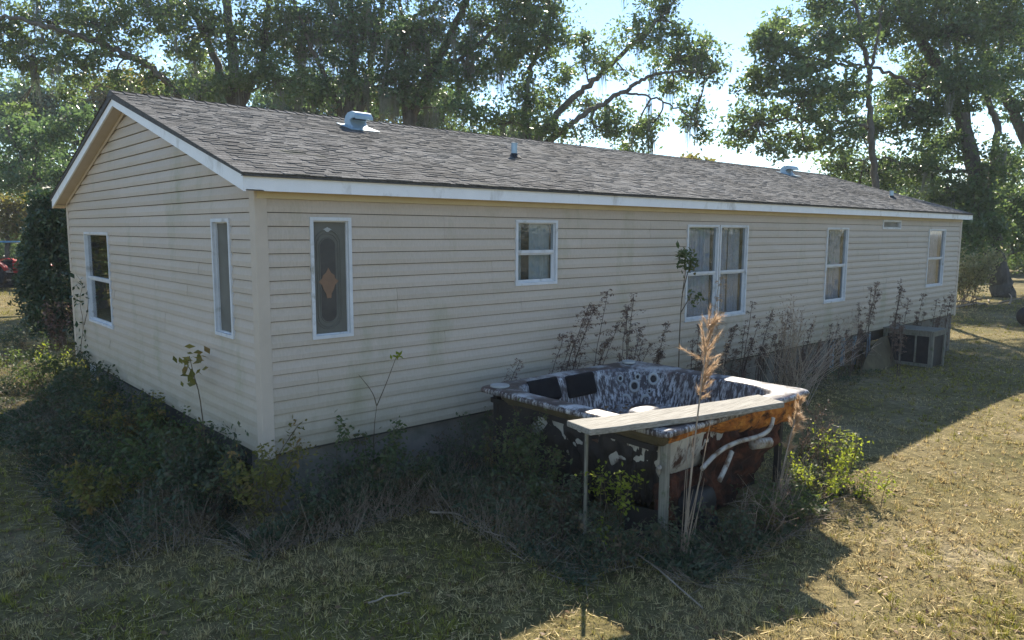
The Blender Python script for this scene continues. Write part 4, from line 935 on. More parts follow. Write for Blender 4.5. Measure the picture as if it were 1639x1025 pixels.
bush('lime_shrub', 'bright lime green weed under the board, sunlight put into its leaf colour', 'shrub', tub_xy(2.28, -2.42), .80, .40, 6, 260, .045, 'lime', 'stem', low=.55)  # stands in shade; brighter leaf colour gives the sun spot
bush('lime_shrub', 'small lime green sprig low beside the pale pipe', 'shrub', tub_xy(2.05, -2.42), .36, .22, 4, 60, .045, 'lime', 'stem')
bush('sun_shrub', 'tallest yellow green weed on the sunny right side of the hot tub', 'shrub', (5.05, -3.22), .66, .55, 10, 420, .045, 'lime', 'stem', low=.05)
bush('sun_shrub', 'spreading yellow green weed left of the tallest sunny one', 'shrub', (4.42, -3.32), .46, .75, 12, 520, .04, 'lime', 'stem', low=.05)
bush('sun_shrub', 'sunny weed just behind the tallest yellow green one', 'shrub', (5.35, -2.95), .45, .6, 9, 340, .04, 'weed', 'stem', low=.05)
bush('sun_shrub', 'low sunny weed nearest the open grass', 'shrub', (4.75, -3.60), .34, .7, 9, 380, .035, 'lime', 'drystem')
for k, (x, y, h, lab, lf) in enumerate(((3.55, -3.08, .42, 'dark low weed below the bent white pipe', 'weed'), (3.0, -3.12, .40, 'dark low weed right of the grey wooden post', 'vine'), (2.45, -2.98, .36, 'low weed left of the grey wooden post', 'vine'), (3.95, -3.25, .40, 'low weed between the dark ones and the sunny weeds', 'weed'), (2.05, -2.55, .40, 'low weed left of the white pipe pieces', 'vine'))):
    bush('low_weed', lab, 'weed', tub_xy(x, y), h*1.15, .65, 11, 620, .038, lf, 'drystem')
labs = ['shrub against the gable nearest the white corner trim', 'shrub under the narrow gable window', 'dense green shrub midway along the gable', 'reddish shrub midway along the gable', 'shrub under the middle of the gable wall', 'shrub left of the gable middle', 'shrub below the wide gable window', 'shrub at the far gable corner', 'outer shrub in the gable thicket nearest the lawn', 'outer shrub in the gable thicket farther back']
for k, (x, y, h) in enumerate(((-.45, .35, .78), (-.55, 1.0, .76), (-.5, 1.9, .66), (-.45, 2.8, .74), (-.5, 3.6, .66), (-.45, 4.4, .62), (-.5, 5.5, .55), (-.5, 7.0, .8), (-1.1, 1.1, .5), (-1.3, 3.0, .5))):
    bush('gable_shrub', labs[k], 'shrub', (x, y), h, 1.15, 17, 1400, .05, ('vine', 'weed', 'weed', 'fall', 'vine')[k % 5], 'drystem', group='thicket along the gable')
# saplings
def sapling(label, lines, tips, nleaf, ls, leaf, droop=.0, rad=.008, spread=.07):
    base = np.array(lines[0][0]); t = thing('sapling', label, 'sapling', base); m_ = MB()
    for ln in lines: l = smooth_line(ln, 2); m_.tube(l, np.linspace(rad, rad*.35, len(l)), 5)
    o = m_.build('stem', M['stem'], t)
    C = []
    for tp in tips: C += list(np.array(tp)+rng.normal(0, spread, (nleaf, 3))-[0, 0, droop*.5])
    V, F = leaf_quads(np.array(C), ls*(.6+.7*rng.random(len(C))), .25, .48); obj('leaves', mesh('leaves', V, F), M[leaf], t)
gx = -.22; bs = on_x(332, 700, gx); bs[2] = gzf(bs[0], bs[1])
sapling('thin sapling with drooping leaves in front of the gable', [[bs, on_x(322, 640, gx), on_x(310, 600, gx), on_x(303, 570, gx)], [on_x(310, 600, gx), on_x(300, 585, gx)]], [on_x(297, 577, gx), on_x(309, 580, gx), on_x(305, 600, gx), on_x(318, 573, gx)], 9, .11, 'fall', .05, spread=.05)
gy = -.22; bs = on_y(597, 720, gy); bs[2] = gzf(bs[0], bs[1])
sapling('bare forked sapling with one leaf tuft below the leaded window', [[bs, on_y(598, 690, gy), on_y(603, 650, gy)], [on_y(603, 650, gy), on_y(620, 610, gy), on_y(634, 572, gy)], [on_y(603, 650, gy), on_y(597, 628, gy), on_y(574, 600, gy)]], [on_y(637, 570, gy)], 7, .09, 'lime', .0, .006, .03)
gy = -.45; bs = on_y(1085, 640, gy); bs[2] = gzf(bs[0], bs[1])
sapling('tall sapling with round leaf tuft beside the double window', [[bs, on_y(1088, 520, gy), on_y(1092, 470, gy), on_y(1098, 430, gy)], [on_y(1092, 470, gy), on_y(1104, 425, gy)], [on_y(1090, 500, gy), on_y(1108, 470, gy)]], [on_y(1099, 415, gy), on_y(1106, 420, gy), on_y(1092, 408, gy), on_y(1103, 428, gy), on_y(1115, 478, gy)], 40, .085, 'weed', .0, .010, .06)
# climbing vine on the far gable corner
gx = -.06; vl = [on_x(a, b, gx) for a, b in ((132, 600), (128, 560), (135, 520), (126, 480), (134, 455), (122, 440))]
sapling('dark vine climbing the far gable corner beside the window', [vl, [on_x(135, 520, gx), on_x(142, 490, gx), on_x(140, 465, gx)]], [on_x(130, 452, gx), on_x(134, 475, gx), on_x(128, 520, gx), on_x(132, 545, gx), on_x(125, 470, gx)], 12, .10, 'cedar', 0, .006, .10)

# tangled ground cover nobody could count
def ground_cover():
    def region(n, x0, x1, y0, y1, hmax):
        x = rng.uniform(x0, x1, n); y = rng.uniform(y0, y1, n); return np.column_stack([x, y, np.full(n, hmax)])
    Q = np.concatenate([region(38000, -1.5, -.05, -.2, 8.2, .66), region(17000, -.5, 2.4, -.9, -.1, .52), region(11000, 1.9, 4.9, -3.55, -3.0, .34), region(8500, 1.2, 2.2, -2.95, -.6, .42), region(3500, 5.2, 12, -1.0, -.1, .16), region(5000, -3.2, .5, 6.5, 11.5, .30)])
    h = fbm(Q[:, 0]*1.1+7, Q[:, 1]*1.1, 3); edge = np.clip((Q[:, 0]+1.45+.3*(fbm(Q[:, 1]*.9, Q[:, 0], 2)-.5))/.9, 0, 1); 
    hh = Q[:, 2]*np.clip((h-.28)*2.6, 0, 1.2)*np.where(Q[:, 0] < -.05, .10+.90*edge, 1); keep = hh > .02; Q = Q[keep]; hh = hh[keep]; n = len(Q)
    z = gz(Q[:, 0], Q[:, 1])+hh*rng.random(n)**.6; C = np.column_stack([Q[:, :2], z])
    V, F = leaf_quads(C, .022+.06*rng.random(n)**2.2, .35, .3+.4*rng.random()); o = obj('ground_cover', mesh('ground_cover', V, F), M['vine']); tag(o, 'tangled dark vines and low weeds along the foot of the home', 'ground cover', kind='stuff')
    m = 11000; ix = rng.integers(0, n, m); A = C[ix].copy(); A[:, 2] = gz(A[:, 0], A[:, 1]); B = A+np.column_stack([rng.normal(0, .14, m), rng.normal(0, .14, m), rng.uniform(.05, .42, m)*np.clip(hh[ix]*3.2, .2, 1.2)])
    V, F = tri_tubes(A, B, .0028, .0012); o = obj('dry_stems', mesh('dry_stems', V, F), M['paletwig']); tag(o, 'thin dry stems standing through the ground cover', 'dry stems', kind='stuff')
ground_cover()
# sticks lying about
for lab, px_, r_ in (('long pale stick running from the hot tub towards the sunny corner', ((1000, 880), (1045, 908), (1125, 978)), .011), ('curved stick on the shaded grass left of the hot tub', ((690, 826), (735, 828), (748, 846)), .012), ('thin stick on the shaded grass before the hot tub', ((775, 855), (830, 870), (852, 888)), .008),
                     ('pale stick fallen in the gable thicket', ((352, 775), (378, 800), (400, 838)), .012), ('broken cane leaning from the ground to the board end', ((862, 800), (895, 755), (925, 712)), .010), ('straight dry cane lying left of the white pipes', ((790, 812), (820, 803), (850, 791)), .009), ('pale stick on the lawn at the bottom left', ((590, 975), (620, 967), (655, 958)), .008)):
    pts = []
    for k, (a, b) in enumerate(px_):
        q = on_z(a, b, -.6); q[2] = gzf(q[0], q[1])+.03+.012*(k % 2); pts.append(q)
    if 'leaning' in lab:
        q0 = pts[0]; D = float(np.dot(q0-CAM, _f)); pts = [q0, P(895, 755, D+.05), P(925, 712, D+.12)]
    m_ = MB(); l = smooth_line(pts, 2); l = l+rng.normal(0, .004, l.shape); m_.tube(l, np.linspace(r_, r_*.45, len(l)), 6); o = m_.build('fallen_stick', M['paletwig']); tag(o, lab, 'stick')

# ------------------------------------------------------------------ trees
def tree(name, label, D, limbs, blobs, leaf='oak', ls=.15, dens=1.0, moss=0, group=None, base=None, bark='bark', rd=1.0, grow=1.0):
    """limbs: (photo positions, radius at start, end, depth shifts); blobs: crown masses (x, y, rx, ry[, depth shift]) measured in the photo and set at depth D"""
    k = D/FPX; P0 = []
    lines = []
    for li in limbs:
        pts = [P(x, y, D+(li[3][i] if len(li) > 3 else 0)) for i, (x, y) in enumerate(li[0])]; l = smooth_line(pts, 3); l[1:-1] += rng.normal(0, .04, l[1:-1].shape); lines.append((l, np.linspace(li[1]*.85, li[2]*.8, len(l))))
    b = lines[0][0][0] if base is None else np.array(base); root = np.array([b[0], b[1], gzf(b[0], b[1])])
    t = thing(name, label, 'tree', root, group=group)
    # run the first limb down to the ground
    l0, r0 = lines[0]; 
    if l0[0][2] > root[2]+.05:
        pre = np.array([root-[0, 0, .1], root*.6+l0[0]*.4]); l0 = np.concatenate([pre, l0]); r0 = np.concatenate([[r0[0]*1.5, r0[0]*1.12], r0]); lines[0] = (l0, r0)
    m_ = MB()
    for l, q in lines: m_.tube(l, q, 9)
    allp = np.concatenate([l for l, q in lines]); 
    C = []; A = []; B = []; ra = []; rb = []
    for bl in blobs:
        x, y, rx, ry = bl[:4]; sh = bl[4] if len(bl) > 4 else rng.normal(0, 1.0)*rd; c = P(x, y, D+sh); RX, RY = rx*k*grow, ry*k*grow
        ncl = max(6, int(22*RX*RY*dens)); 
        near = allp[np.argmin(np.linalg.norm(allp-c, axis=1))]
        # a bough from the nearest limb into the mass
        mid = (near+c)/2+rng.normal(0, .2, 3); bough = smooth_line([near, mid, c], 2); q = np.linspace(.06*k/.03, .025*k/.03, len(bough)); A += list(bough[:-1]); B += list(bough[1:]); ra += list(q[:-1]); rb += list(q[1:])
        d = unit(rng.normal(size=(ncl, 3)))*(rng.random((ncl, 1))**.45); cc = c+d[:, 0:1]*_r*RX+d[:, 1:2]*_u*RY+d[:, 2:3]*_f*RX*.9
        fromp = bough[rng.integers(len(bough)//2, len(bough), ncl)]; A += list(fromp); B += list(cc); ra += [.022]*ncl; rb += [.006]*ncl
        for q_ in cc:
            nl = rng.integers(32, 54); s = rng.uniform(.17, .34)*max(.8, k/.03); C.append(q_+rng.normal(0, 1, (nl, 3))*[s, s, s*.62])
    C = np.concatenate(C); tr = m_.build('trunk', M[bark], t, True)
    V, F = tri_tubes(np.array(A), np.array(B), np.array(ra), np.array(rb)); obj('branches', mesh('branches', V, F), M[bark], t)
    V, F = leaf_quads(C, ls*(.5+1.35*rng.random(len(C))), .2, .55); obj('crown', mesh('crown', V, F), M[leaf], t)
    if moss:
        idx = rng.integers(0, len(B), moss); S0 = np.array(B)[idx]; n = 26; SS = np.repeat(S0, n, 0)+rng.normal(0, .10, (moss*n, 3)); Ln = rng.uniform(.3, 1.5, moss*n); E = SS-np.column_stack([rng.normal(0, .05, moss*n), rng.normal(0, .05, moss*n), Ln])
        V, F = tri_tubes(SS, E, .012, .003); obj('spanish_moss', mesh('spanish_moss', V, F), M['moss'], t)
    return t
G = 'oaks behind the home'
tree('oak_tree', 'large oak with limbs sweeping left over the gable peak', 33,
     [([(392, 290), (384, 210), (381, 165), (372, 80), (363, 0), (356, -70)], .42, .16), ([(384, 200), (345, 95), (320, 40), (297, 0), (275, -40)], .24, .10, [0, 0, 1, 1, 1]), ([(384, 230), (330, 185), (280, 150), (235, 100), (180, 76), (90, 45), (0, 24), (-60, 30)], .25, .06, [0, 0, 0, -1, -1, -2, -2, -2]), ([(381, 180), (418, 110), (424, 60), (430, 0)], .22, .1, [0, 1, 1, 1]), ([(235, 100), (190, 90), (140, 85), (60, 95)], .10, .04, [-1, -1, -1.5, -1.5])],
     [(330, 45, 80, 50), (250, 30, 80, 45), (170, 45, 70, 45), (90, 35, 70, 45), (55, 95, 50, 35), (140, 105, 60, 35), (235, 125, 40, 25), (425, 50, 60, 60), (455, 125, 50, 40), (385, 120, 55, 40), (5, 40, 50, 45), (320, 145, 50, 22), (115, 145, 35, 18), (300, 95, 40, 30), (190, 140, 35, 18), (-60, 60, 70, 60), (300, -50, 110, 50), (150, -60, 110, 50), (420, -50, 90, 50), (0, -50, 90, 40), (30, 175, 20, 14)], 'oak', .15, 1.0, 70, G)
tree('oak_tree', 'dense oak with twin trunks and hanging moss above the hooded vent', 35,
     [([(552, 270), (556, 190), (562, 140), (568, 76), (560, 0), (552, -60)], .34, .14), ([(556, 210), (589, 150), (594, 90), (610, 20), (620, -40)], .24, .1, [0, .5, 1, 1, 1]), ([(556, 200), (520, 120), (490, 60), (470, 0)], .18, .07, [0, 0, -1, -1])],
     [(600, 55, 70, 60), (540, 45, 65, 60), (485, 85, 50, 55), (560, 130, 60, 38), (500, 145, 45, 30), (630, 130, 50, 40), (610, 165, 40, 18), (480, 30, 50, 35), (560, -40, 100, 45), (650, -40, 90, 40)], 'oak2', .15, 1.15, 110, G)
tree('oak_tree', 'oak with thick trunk leaning right beside the hooded roof vent', 36,
     [([(640, 290), (652, 220), (662, 170), (690, 110), (720, 61), (745, 10), (760, -50)], .42, .14), ([(655, 215), (640, 130), (650, 60), (640, 0)], .22, .08), ([(690, 110), (740, 95), (790, 50), (830, 10)], .16, .06)],
     [(700, 50, 60, 55), (650, 70, 50, 50), (690, 120, 50, 40), (755, 110, 50, 50), (770, 35, 55, 45), (700, 160, 55, 22), (740, 175, 45, 18), (650, 150, 40, 30), (800, 90, 35, 40), (760, -40, 90, 40)], 'oak2', .15, 1.1, 80, G)
tree('oak_tree', 'oak whose bare limbs rise to the right against open sky', 34,
     [([(845, 300), (852, 245), (868, 212), (905, 170), (943, 134), (995, 88), (1041, 46), (1075, 10), (1090, -30)], .26, .05), ([(850, 250), (885, 222), (920, 195), (959, 168), (998, 149), (1030, 125), (1056, 116), (1105, 113), (1135, 120)], .20, .03, [0, -.3, -.5, -.8, -1, -1, -1, -1, -1]), ([(998, 149), (1040, 155), (1085, 172), (1115, 195)], .07, .025, [-1, -1, -1, -1]), ([(850, 250), (840, 170), (850, 100), (870, 60), (880, 0)], .22, .08, [0, .5, 1, 1, 1]), ([(835, 125), (870, 80), (900, 62), (925, 55)], .08, .03, [1, 1, 1, 1]), ([(943, 134), (935, 100), (950, 85)], .06, .03)],
     [(1022, 55, 36, 22), (1085, 92, 46, 34), (1128, 92, 22, 34), (1062, 18, 32, 22), (1112, 178, 20, 28), (1128, 212, 9, 12), (985, 192, 36, 24), (1040, 205, 32, 22), (1010, 236, 34, 10), (930, 62, 22, 12), (872, 60, 50, 40), (900, 118, 22, 16), (850, 160, 46, 38), (880, 205, 44, 20), (955, 96, 28, 18), (828, 60, 36, 50), (1070, 138, 28, 12), (935, 170, 24, 14), (960, 210, 30, 16), (1085, 55, 26, 16), (1000, 112, 22, 10), (840, 15, 60, 30), (1050, -30, 50, 25), (860, -50, 90, 35), (800, 200, 50, 20), (1140, 115, 16, 18)], 'oak', .15, 1.15, 36, G, rd=.7, grow=1.22)
tree('oak_tree', 'slender forked oak left of the great oak, over the far end of the roof', 31,
     [([(1408, 420), (1405, 345), (1398, 259), (1392, 200), (1390, 140), (1392, 116), (1378, 60), (1370, 0), (1360, -50)], .20, .07), ([(1391, 125), (1404, 70), (1412, 10)], .10, .05), ([(1392, 205), (1345, 192), (1290, 196), (1250, 188), (1205, 200)], .09, .025, [0, -.5, -.5, -1, -1]), ([(1380, 110), (1320, 98), (1270, 90), (1232, 65)], .08, .025)],
     [(1235, 85, 42, 55), (1212, 135, 38, 30), (1208, 195, 46, 34), (1180, 212, 22, 26), (1262, 222, 38, 22), (1285, 150, 52, 55), (1335, 60, 55, 50), (1330, 215, 50, 28), (1345, 150, 45, 45), (1255, 45, 28, 32), (1290, 100, 45, 30), (1290, 235, 24, 18), (1240, 245, 22, 14), (1320, 10, 40, 30), (1340, -40, 80, 35), (1215, 55, 18, 22)], 'oak', .15, 1.5, 0, G, rd=.8)
tree('great_oak', 'great ivy dark oak with massive leaning trunk beyond the far corner', 36,
     [([(1606, 474), (1592, 420), (1577, 340), (1560, 275), (1535, 171), (1493, 91), (1444, 18), (1420, -40)], .62, .18), ([(1577, 330), (1590, 275), (1600, 207), (1578, 159), (1570, 60), (1575, 0)], .26, .10, [0, .5, 1, 1, 1, 1]), ([(1507, 120), (1502, 159), (1460, 132), (1404, 110), (1350, 100)], .18, .05, [0, -.5, -1, -1, -1]), ([(1575, 330), (1545, 260), (1552, 170), (1530, 80), (1520, 0)], .22, .1, [0, 1, 1, 1, 1]), ([(1560, 275), (1470, 272), (1420, 250), (1370, 258)], .12, .04, [0, -1, -1, -1])],
     [(1420, 35, 75, 50), (1510, 45, 75, 55), (1590, 40, 65, 55), (1470, 120, 55, 35), (1545, 130, 55, 45), (1450, 190, 55, 40), (1395, 275, 60, 35), (1470, 275, 60, 40), (1520, 230, 45, 40), (1430, 150, 40, 30), (1560, 330, 30, 50), (1545, 395, 22, 45), (1580, 390, 26, 40), (1520, 310, 40, 26), (1500, 350, 40, 20), (1600, 120, 45, 40), (1380, 210, 36, 26), (1500, 180, 45, 28), (1450, -40, 120, 45), (1580, -40, 110, 45), (1345, 265, 40, 22), (1370, 320, 50, 16), (1570, 360, 40, 60, -1), (1620, 330, 36, 55, 1), (1560, 430, 26, 26, 1), (1625, 400, 26, 40, 2), (1600, 260, 30, 40)], 'oak', .155, 1.5, 30)
tree('oak_tree', 'tall oak at the right edge of the picture', 40,
     [([(1690, 480), (1680, 380), (1662, 290), (1639, 213), (1596, 131), (1560, 40), (1550, -30)], .50, .16), ([(1662, 290), (1700, 180), (1720, 60)], .3, .12)],
     [(1625, 165, 40, 40), (1640, 60, 60, 60), (1700, 80, 70, 80), (1720, 200, 60, 60), (1620, 260, 30, 30), (1660, 330, 40, 40), (1625, 350, 26, 40), (1630, -30, 110, 50), (1725, 300, 60, 60)], 'oak2', .16, 1.25, 0, G)
# lower left woodland edge
for lab, D, limbs, blobs, lf in (
    ('bushy oak between the left picture edge and the gable eave', 38, [([(60, 420), (62, 340), (55, 270), (60, 210)], .22, .08), ([(60, 300), (30, 250), (10, 200)], .1, .05)], [(60, 235, 42, 36), (30, 205, 30, 22), (92, 215, 28, 36), (55, 290, 50, 36), (15, 270, 40, 36), (95, 290, 22, 40), (130, 190, 26, 22)], 'oak2'),
    ('sunlit yellow green tree low at the left picture edge', 45, [([(15, 440), (12, 380), (8, 320)], .2, .1)], [(10, 330, 50, 40), (60, 345, 45, 30), (20, 360, 45, 22), (85, 360, 30, 22), (-60, 350, 40, 60)], 'fall')):
    tree('woodland_tree', lab, D, limbs, blobs, lf, .16, 1.15, 0, 'woodland edge on the left')
# farther trees that close the view behind
BG = [(-60, 200, 70, 60, 'leftmost far tree, beyond the left picture edge trees'), (60, 170, 75, 70, 'far tree seen behind the bushy oak at the left'), (200, 155, 80, 45, 'far tree behind the gable peak'), (330, 150, 80, 50, 'far tree behind the sweeping oak'), (460, 160, 80, 50, 'far tree left of the hooded vent'), (590, 165, 80, 50, 'far tree directly behind the hooded vent'), (710, 180, 70, 45, 'far tree behind the leaning trunk'), (815, 215, 60, 30, 'far tree low behind the ridge above the stack pipe'), (1112, 262, 18, 10, 'tiny far treetop peeping over the ridge'), (1330, 300, 60, 26, 'far tree low behind the roof end'), (1440, 310, 70, 60, 'far tree behind the slender oak'), (1560, 300, 70, 60, 'far tree behind the great oak'), (1680, 320, 70, 70, 'far tree at the right picture edge')]
for x, y, rx, ry, lab in BG:
    D = random.uniform(54, 62); bl = [(x+random.uniform(-.6, .6)*rx, y+random.uniform(-.3, .5)*ry, rx*random.uniform(.5, .75), ry*random.uniform(.5, .8)) for _ in range(6)]+[(x, y+ry, rx, ry*.8), (x, y+ry*1.8, rx, ry*.6)]
    tree('far_tree', lab, D, [([(x, 395), (x+random.uniform(-8, 8), y+ry*.6), (x, y)], .25, .08)], bl, ('oak', 'oak2', 'fall')[hash_i % 3] if (hash_i := BG.index((x, y, rx, ry, lab))) is not None else 'oak', .26, .36, 0, 'far trees behind the oaks')
for x, w, lab in ((-30, 60, 'low woodland shrub beyond the left picture edge'), (40, 45, 'low woodland shrub behind the tractor'), (105, 40, 'low woodland shrub behind the dark cedar'), (1530, 40, 'low woodland shrub just right of the far corner'), (1600, 45, 'low woodland shrub behind the great trunk'), (1680, 60, 'low woodland shrub at the right picture edge')):
    tree('woodland_shrub', lab, random.uniform(48, 56), [([(x, 432), (x, 410), (x+3, 385)], .09, .04)], [(x+random.uniform(-.5, .5)*w, random.uniform(375, 425), w*.6, 20) for _ in range(6)], random.choice(('oak', 'fall', 'oak2')), .2, .6, 0, 'woodland shrubs behind the yard')
def screen_tree(x, y, h, w, lab, leaf, n=70):
    # unseen trees, added around the yard for the panes to mirror
    z = gzf(x, y); t = thing('unseen_tree', lab, 'tree', (x, y, z), group='unseen trees around the yard'); m_ = MB(); m_.tube([(x, y, z-.1), (x+.1, y, z+h*.5), (x, y+.1, z+h*.85)], [.28, .18, .06], 8); m_.build('trunk', M['bark'], t)
    C = []
    for _ in range(n):
        u = rng.random()**.8; th = rng.random()*6.283; rr = w*math.sqrt(rng.random())*(1-.55*u*u); c = np.array([x+rr*math.cos(th), y+rr*math.sin(th), z+.3+u*h]); C.append(c+rng.normal(0, 1, (70, 3))*[.7, .7, .45])
    C = np.concatenate(C); V, F = leaf_quads(C, .30*(.6+.8*rng.random(len(C))), .2, .55); obj('crown', mesh('crown', V, F), M[leaf], t)
for k, (x, y, h) in enumerate(((-3.6, 22, 5.5), (-6.2, 27, 7.5), (-9, 24, 7), (13, -17, 7), (20, -19, 8), (28, -18, 7), (37, -20, 9), (47, -21, 9), (58, -24, 9))):
    screen_tree(x, y, h, 2.6 if k < 3 else 4.2, 'tree %s beside the yard, outside the view' % ('left of the home, nearest' if k == 0 else 'left of the home, middle' if k == 1 else 'left of the home, farthest left' if k == 2 else ('behind the camera, '+('first', 'second', 'third', 'fourth', 'fifth', 'sixth')[k-3]+' from the near end')), ('fall', 'oak')[k % 2])
# dark cedar beside the far gable corner
def cedar():
    b = on_z(102, 552, -.6); D = float(np.dot(b-CAM, _f)); t = thing('cedar_shrub', 'dense dark green cedar standing beyond the far gable corner', 'cedar', b)
    m_ = MB(); m_.tube([b, b+[0, 0, 1.6], b+[.1, 0, 2.9]], [.07, .05, .015], 7); m_.build('trunk', M['bark'], t)
    C = []; k = D/FPX
    for _ in range(330):
        u = rng.random()**.8; w = .74*(1-u)**.55*min(1, .55+u*2)+.12; th = rng.random()*6.283; rr = w*(.35+.65*rng.random()**.5)
        c = b+np.array([rr*math.cos(th), rr*math.sin(th), .15+u*3.1]); m = 85; d = np.array([math.cos(th)*.35, math.sin(th)*.35, 1.0])
        s = rng.random((m, 1))*.42; C.append(c+d*s+rng.normal(0, .075, (m, 3)))
    C = np.concatenate(C); V, F = leaf_quads(C, .115*(.5+rng.random(len(C))), 0, .34); obj('crown', mesh('crown', V, F), M['cedar'], t)
cedar()
bb = on_z(108, 545, -.6); bush('dry_bush', 'brown dry bush in front of the dark cedar', 'shrub', (bb[0]-.5, bb[1]-1.6), 1.25, .7, 10, 420, .07, 'seed', 'drystem')
bush('pale_bush', 'pale sunlit bush behind the far corner of the home', 'shrub', on_z(1548, 492, -.95)[:2], 2.4, 2.2, 22, 2600, .15, 'palebush', 'drystem')
for k, lab in enumerate(('weedy shrub left of the cedar', 'low green weed at the left picture edge', 'yellowish weed in front of the far gable corner')):
    q = on_z((40, 5, 112)[k], (575, 610, 612)[k], -.6); bush('field_weed', lab, 'shrub', q[:2], (.8, .6, .7)[k], 1.1, 10, 420, .06, ('vine', 'weed', 'lime')[k], 'drystem')
# brush heap by the great oak
def brush_pile():
    c = on_z(1560, 487, -.95); t = thing('brush_pile', 'low heap of pale dead branches under the great oak', 'brush pile', (c[0], c[1], gzf(c[0], c[1])))
    for k in range(12):
        a = c+rng.normal(0, .9, 3)*[1, 1, 0]; th = rng.random()*6.28; l = rng.uniform(.8, 2.2); a[2] = gzf(a[0], a[1])+.05; e = a+np.array([math.cos(th)*l, math.sin(th)*l, rng.uniform(.05, .7)])
        m_ = MB(); m_.tube(smooth_line([a, (a+e)/2+rng.normal(0, .1, 3)*[1, 1, .4]+[0, 0, .08], e], 2), np.linspace(.045, .012, 12), 6); m_.build('branch', M['paletwig'], t)
brush_pile()

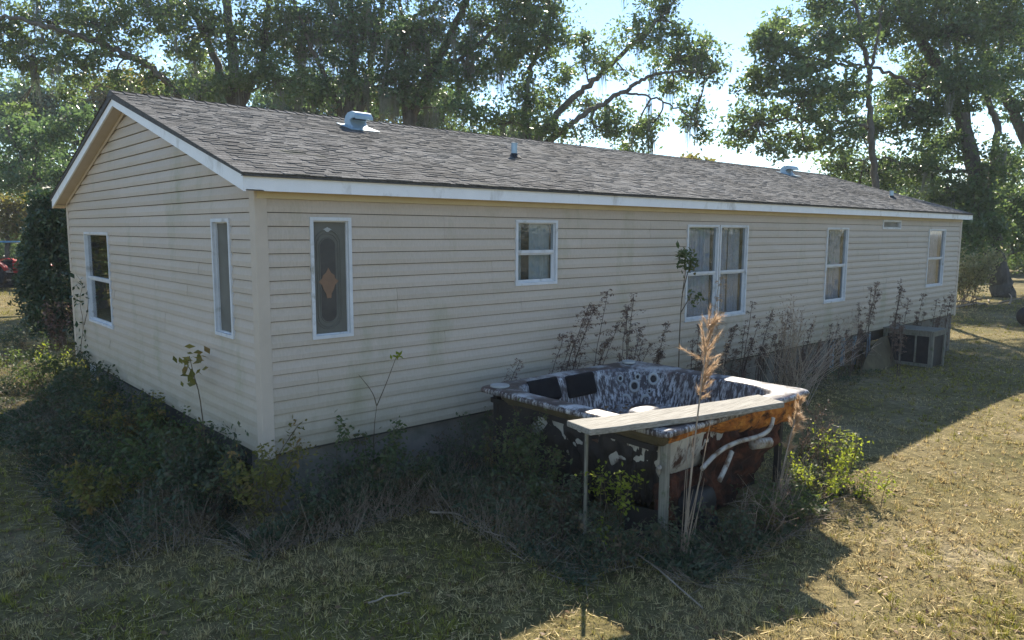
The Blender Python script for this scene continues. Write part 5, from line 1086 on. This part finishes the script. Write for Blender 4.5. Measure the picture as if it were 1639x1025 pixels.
# ------------------------------------------------------------------ tractor at the left edge, tub at the right edge
def tractor():
    b = on_z(22, 462, -.6); g = gzf(b[0], b[1]); t = thing('tractor', 'red tractor parked among trees at the left picture edge', 'tractor', (b[0], b[1], g), R(-35), local=True)
    def wheel(x, y, r_, w):
        m_ = MB(); prof_ = [(.55, -.5), (.9, -.5), (1, -.3), (1, .3), (.9, .5), (.55, .5)]; n = 22; V = []; F = []
        for i in range(n):
            a = 6.283*i/n
            for (q, s) in prof_: V.append((x+q*r_*math.cos(a), y+s*w, r_+q*r_*math.sin(a)))
        for i in range(n):
            for j in range(6): F.append((i*6+j, i*6+(j+1) % 6, ((i+1) % n)*6+(j+1) % 6, ((i+1) % n)*6+j))
        wo = obj('wheel', mesh('tyre', V, F, True), M['rubber'], t)
        m_ = MB(); m_.tube([(x, y-w*.25, r_), (x, y+w*.25, r_)], r_*.58, 18); m_.build('rim', M['pvc'], wo)
        for k in range(14):
            a = 6.283*k/14; c = Vector((x+r_*1.0*math.cos(a), y, r_+r_*1.0*math.sin(a))); m_ = MB(); m_.box((c.x-.03, y-w*.5, c.z-.05), (c.x+.03, y+w*.5, c.z+.05), Matrix.Rotation(-a, 3, 'Y')); m_.build('tread_lug', M['rubber'], wo)
    wheel(-.55, -.72, .62, .34); wheel(-.55, .72, .62, .34); wheel(1.25, -.55, .36, .2); wheel(1.25, .55, .36, .2)
    m_ = MB(); m_.extrude([(.15, -.27, .72), (1.62, -.27, .70), (1.68, -.27, 1.05), (1.5, -.27, 1.22), (.15, -.27, 1.28)], (0, .54, 0)); m_.build('hood', M['red'], t, bevel=.04)
    m_ = MB(); m_.box((-.85, -.2, .45), (1.4, .2, .74)); m_.build('chassis', M['rubber'], t, bevel=.02)
    m_ = MB(); m_.box((1.685, -.2, .76), (1.70, .2, 1.02)); m_.build('grille', M['greymetal'], t)
    for s in (-1, 1):
        pts = [(-.55+.74*math.cos(a), s*.72, .62+.74*math.sin(a)) for a in np.linspace(.35, 2.8, 10)]; V = []; F = []
        for p in pts:
            for w_ in (-.2, .2): V.append((p[0], p[1]+w_, p[2]))
        for i in range(9): F.append((2*i, 2*i+1, 2*i+3, 2*i+2))
        o = obj('fender', mesh('fender', V, F, True), M['red'], t); o.modifiers.new('thickness', 'SOLIDIFY').thickness = .03
    m_ = MB(); m_.box((-.75, -.24, .95), (-.30, .24, 1.05)); m_.box((-.78, -.24, 1.05), (-.70, .24, 1.42)); m_.build('seat', M['rubber'], t, bevel=.03)
    m_ = MB(); m_.tube([(.12, 0, 1.2), (-.08, 0, 1.42)], .02, 8); sc_ = m_.build('steering_column', M['rubber'], t)
    m_ = MB(); m_.tube([(-.08+.02*math.cos(a), .19*math.cos(a), 1.42+.19*math.sin(a)) for a in np.linspace(0, 6.283, 20)], .014, 6, False); m_.build('steering_wheel', M['rubber'], sc_)
    m_ = MB(); m_.tube([(.9, .12, 1.2), (.9, .12, 1.85)], .035, 10); m_.build('exhaust', M['greymetal'], t)
    for s in (-1, 1):
        m_ = MB(); m_.box((-.95, s*.46-.03, .9), (-.89, s*.46+.03, 2.1)); m_.build('canopy_post', M['red'], t)
    m_ = MB(); m_.box((-1.15, -.6, 2.1), (.15, .6, 2.16)); m_.build('canopy', M['blue'], t, bevel=.02)
tractor()
def black_bin():
    b = on_z(1646, 522, -.95); t = thing('black_bin', 'black plastic tub lying on its side at the right picture edge', 'tub', (b[0], b[1], gzf(b[0], b[1])), R(20), local=True)
    n = 24; rings = []
    for (r_, x) in ((.20, -.30), (.24, -.29), (.30, .30), (.33, .31), (.33, .34), (.28, .34), (.23, -.22)):
        a = np.linspace(0, 6.283, n, endpoint=False); rings.append(np.column_stack([np.full(n, x), r_*np.cos(a), .31+r_*np.sin(a)]))
    V, F = loft(rings, (-.22, 0, .31)); o = obj('body', mesh('body', V, F, True), M['rubber'], t)
    V = [tuple(r) for r in rings[0]]; obj('base', mesh('base', V, [tuple(range(n))]), M['rubber'], t)
    m_ = MB(); m_.tube(smooth_line([(.33, -.16, .60), (.40, -.3, .66), (.36, -.42, .60)], 2), .014, 8); m_.build('handle', M['pvc'], t)
black_bin()

# ------------------------------------------------------------------ the hazy air
def haze():
    m = bpy.data.materials.new('hazy_air'); m.use_nodes = True; nt = m.node_tree; nt.nodes.clear(); out = nt.nodes.new('ShaderNodeOutputMaterial'); v = nt.nodes.new('ShaderNodeVolumePrincipled')
    v.inputs['Color'].default_value = (.86, .93, 1.0, 1); v.inputs['Density'].default_value = HAZE; v.inputs['Anisotropy'].default_value = .2
    nt.links.new(v.outputs[0], out.inputs['Volume'])
    mb = MB(); mb.box((-950, -950, -2.6), (1600, 1600, 21.0)); o = mb.build('haze', m); tag(o, 'thin sunlit haze in the air', 'haze', kind='stuff')
HAZE = .0006
haze()
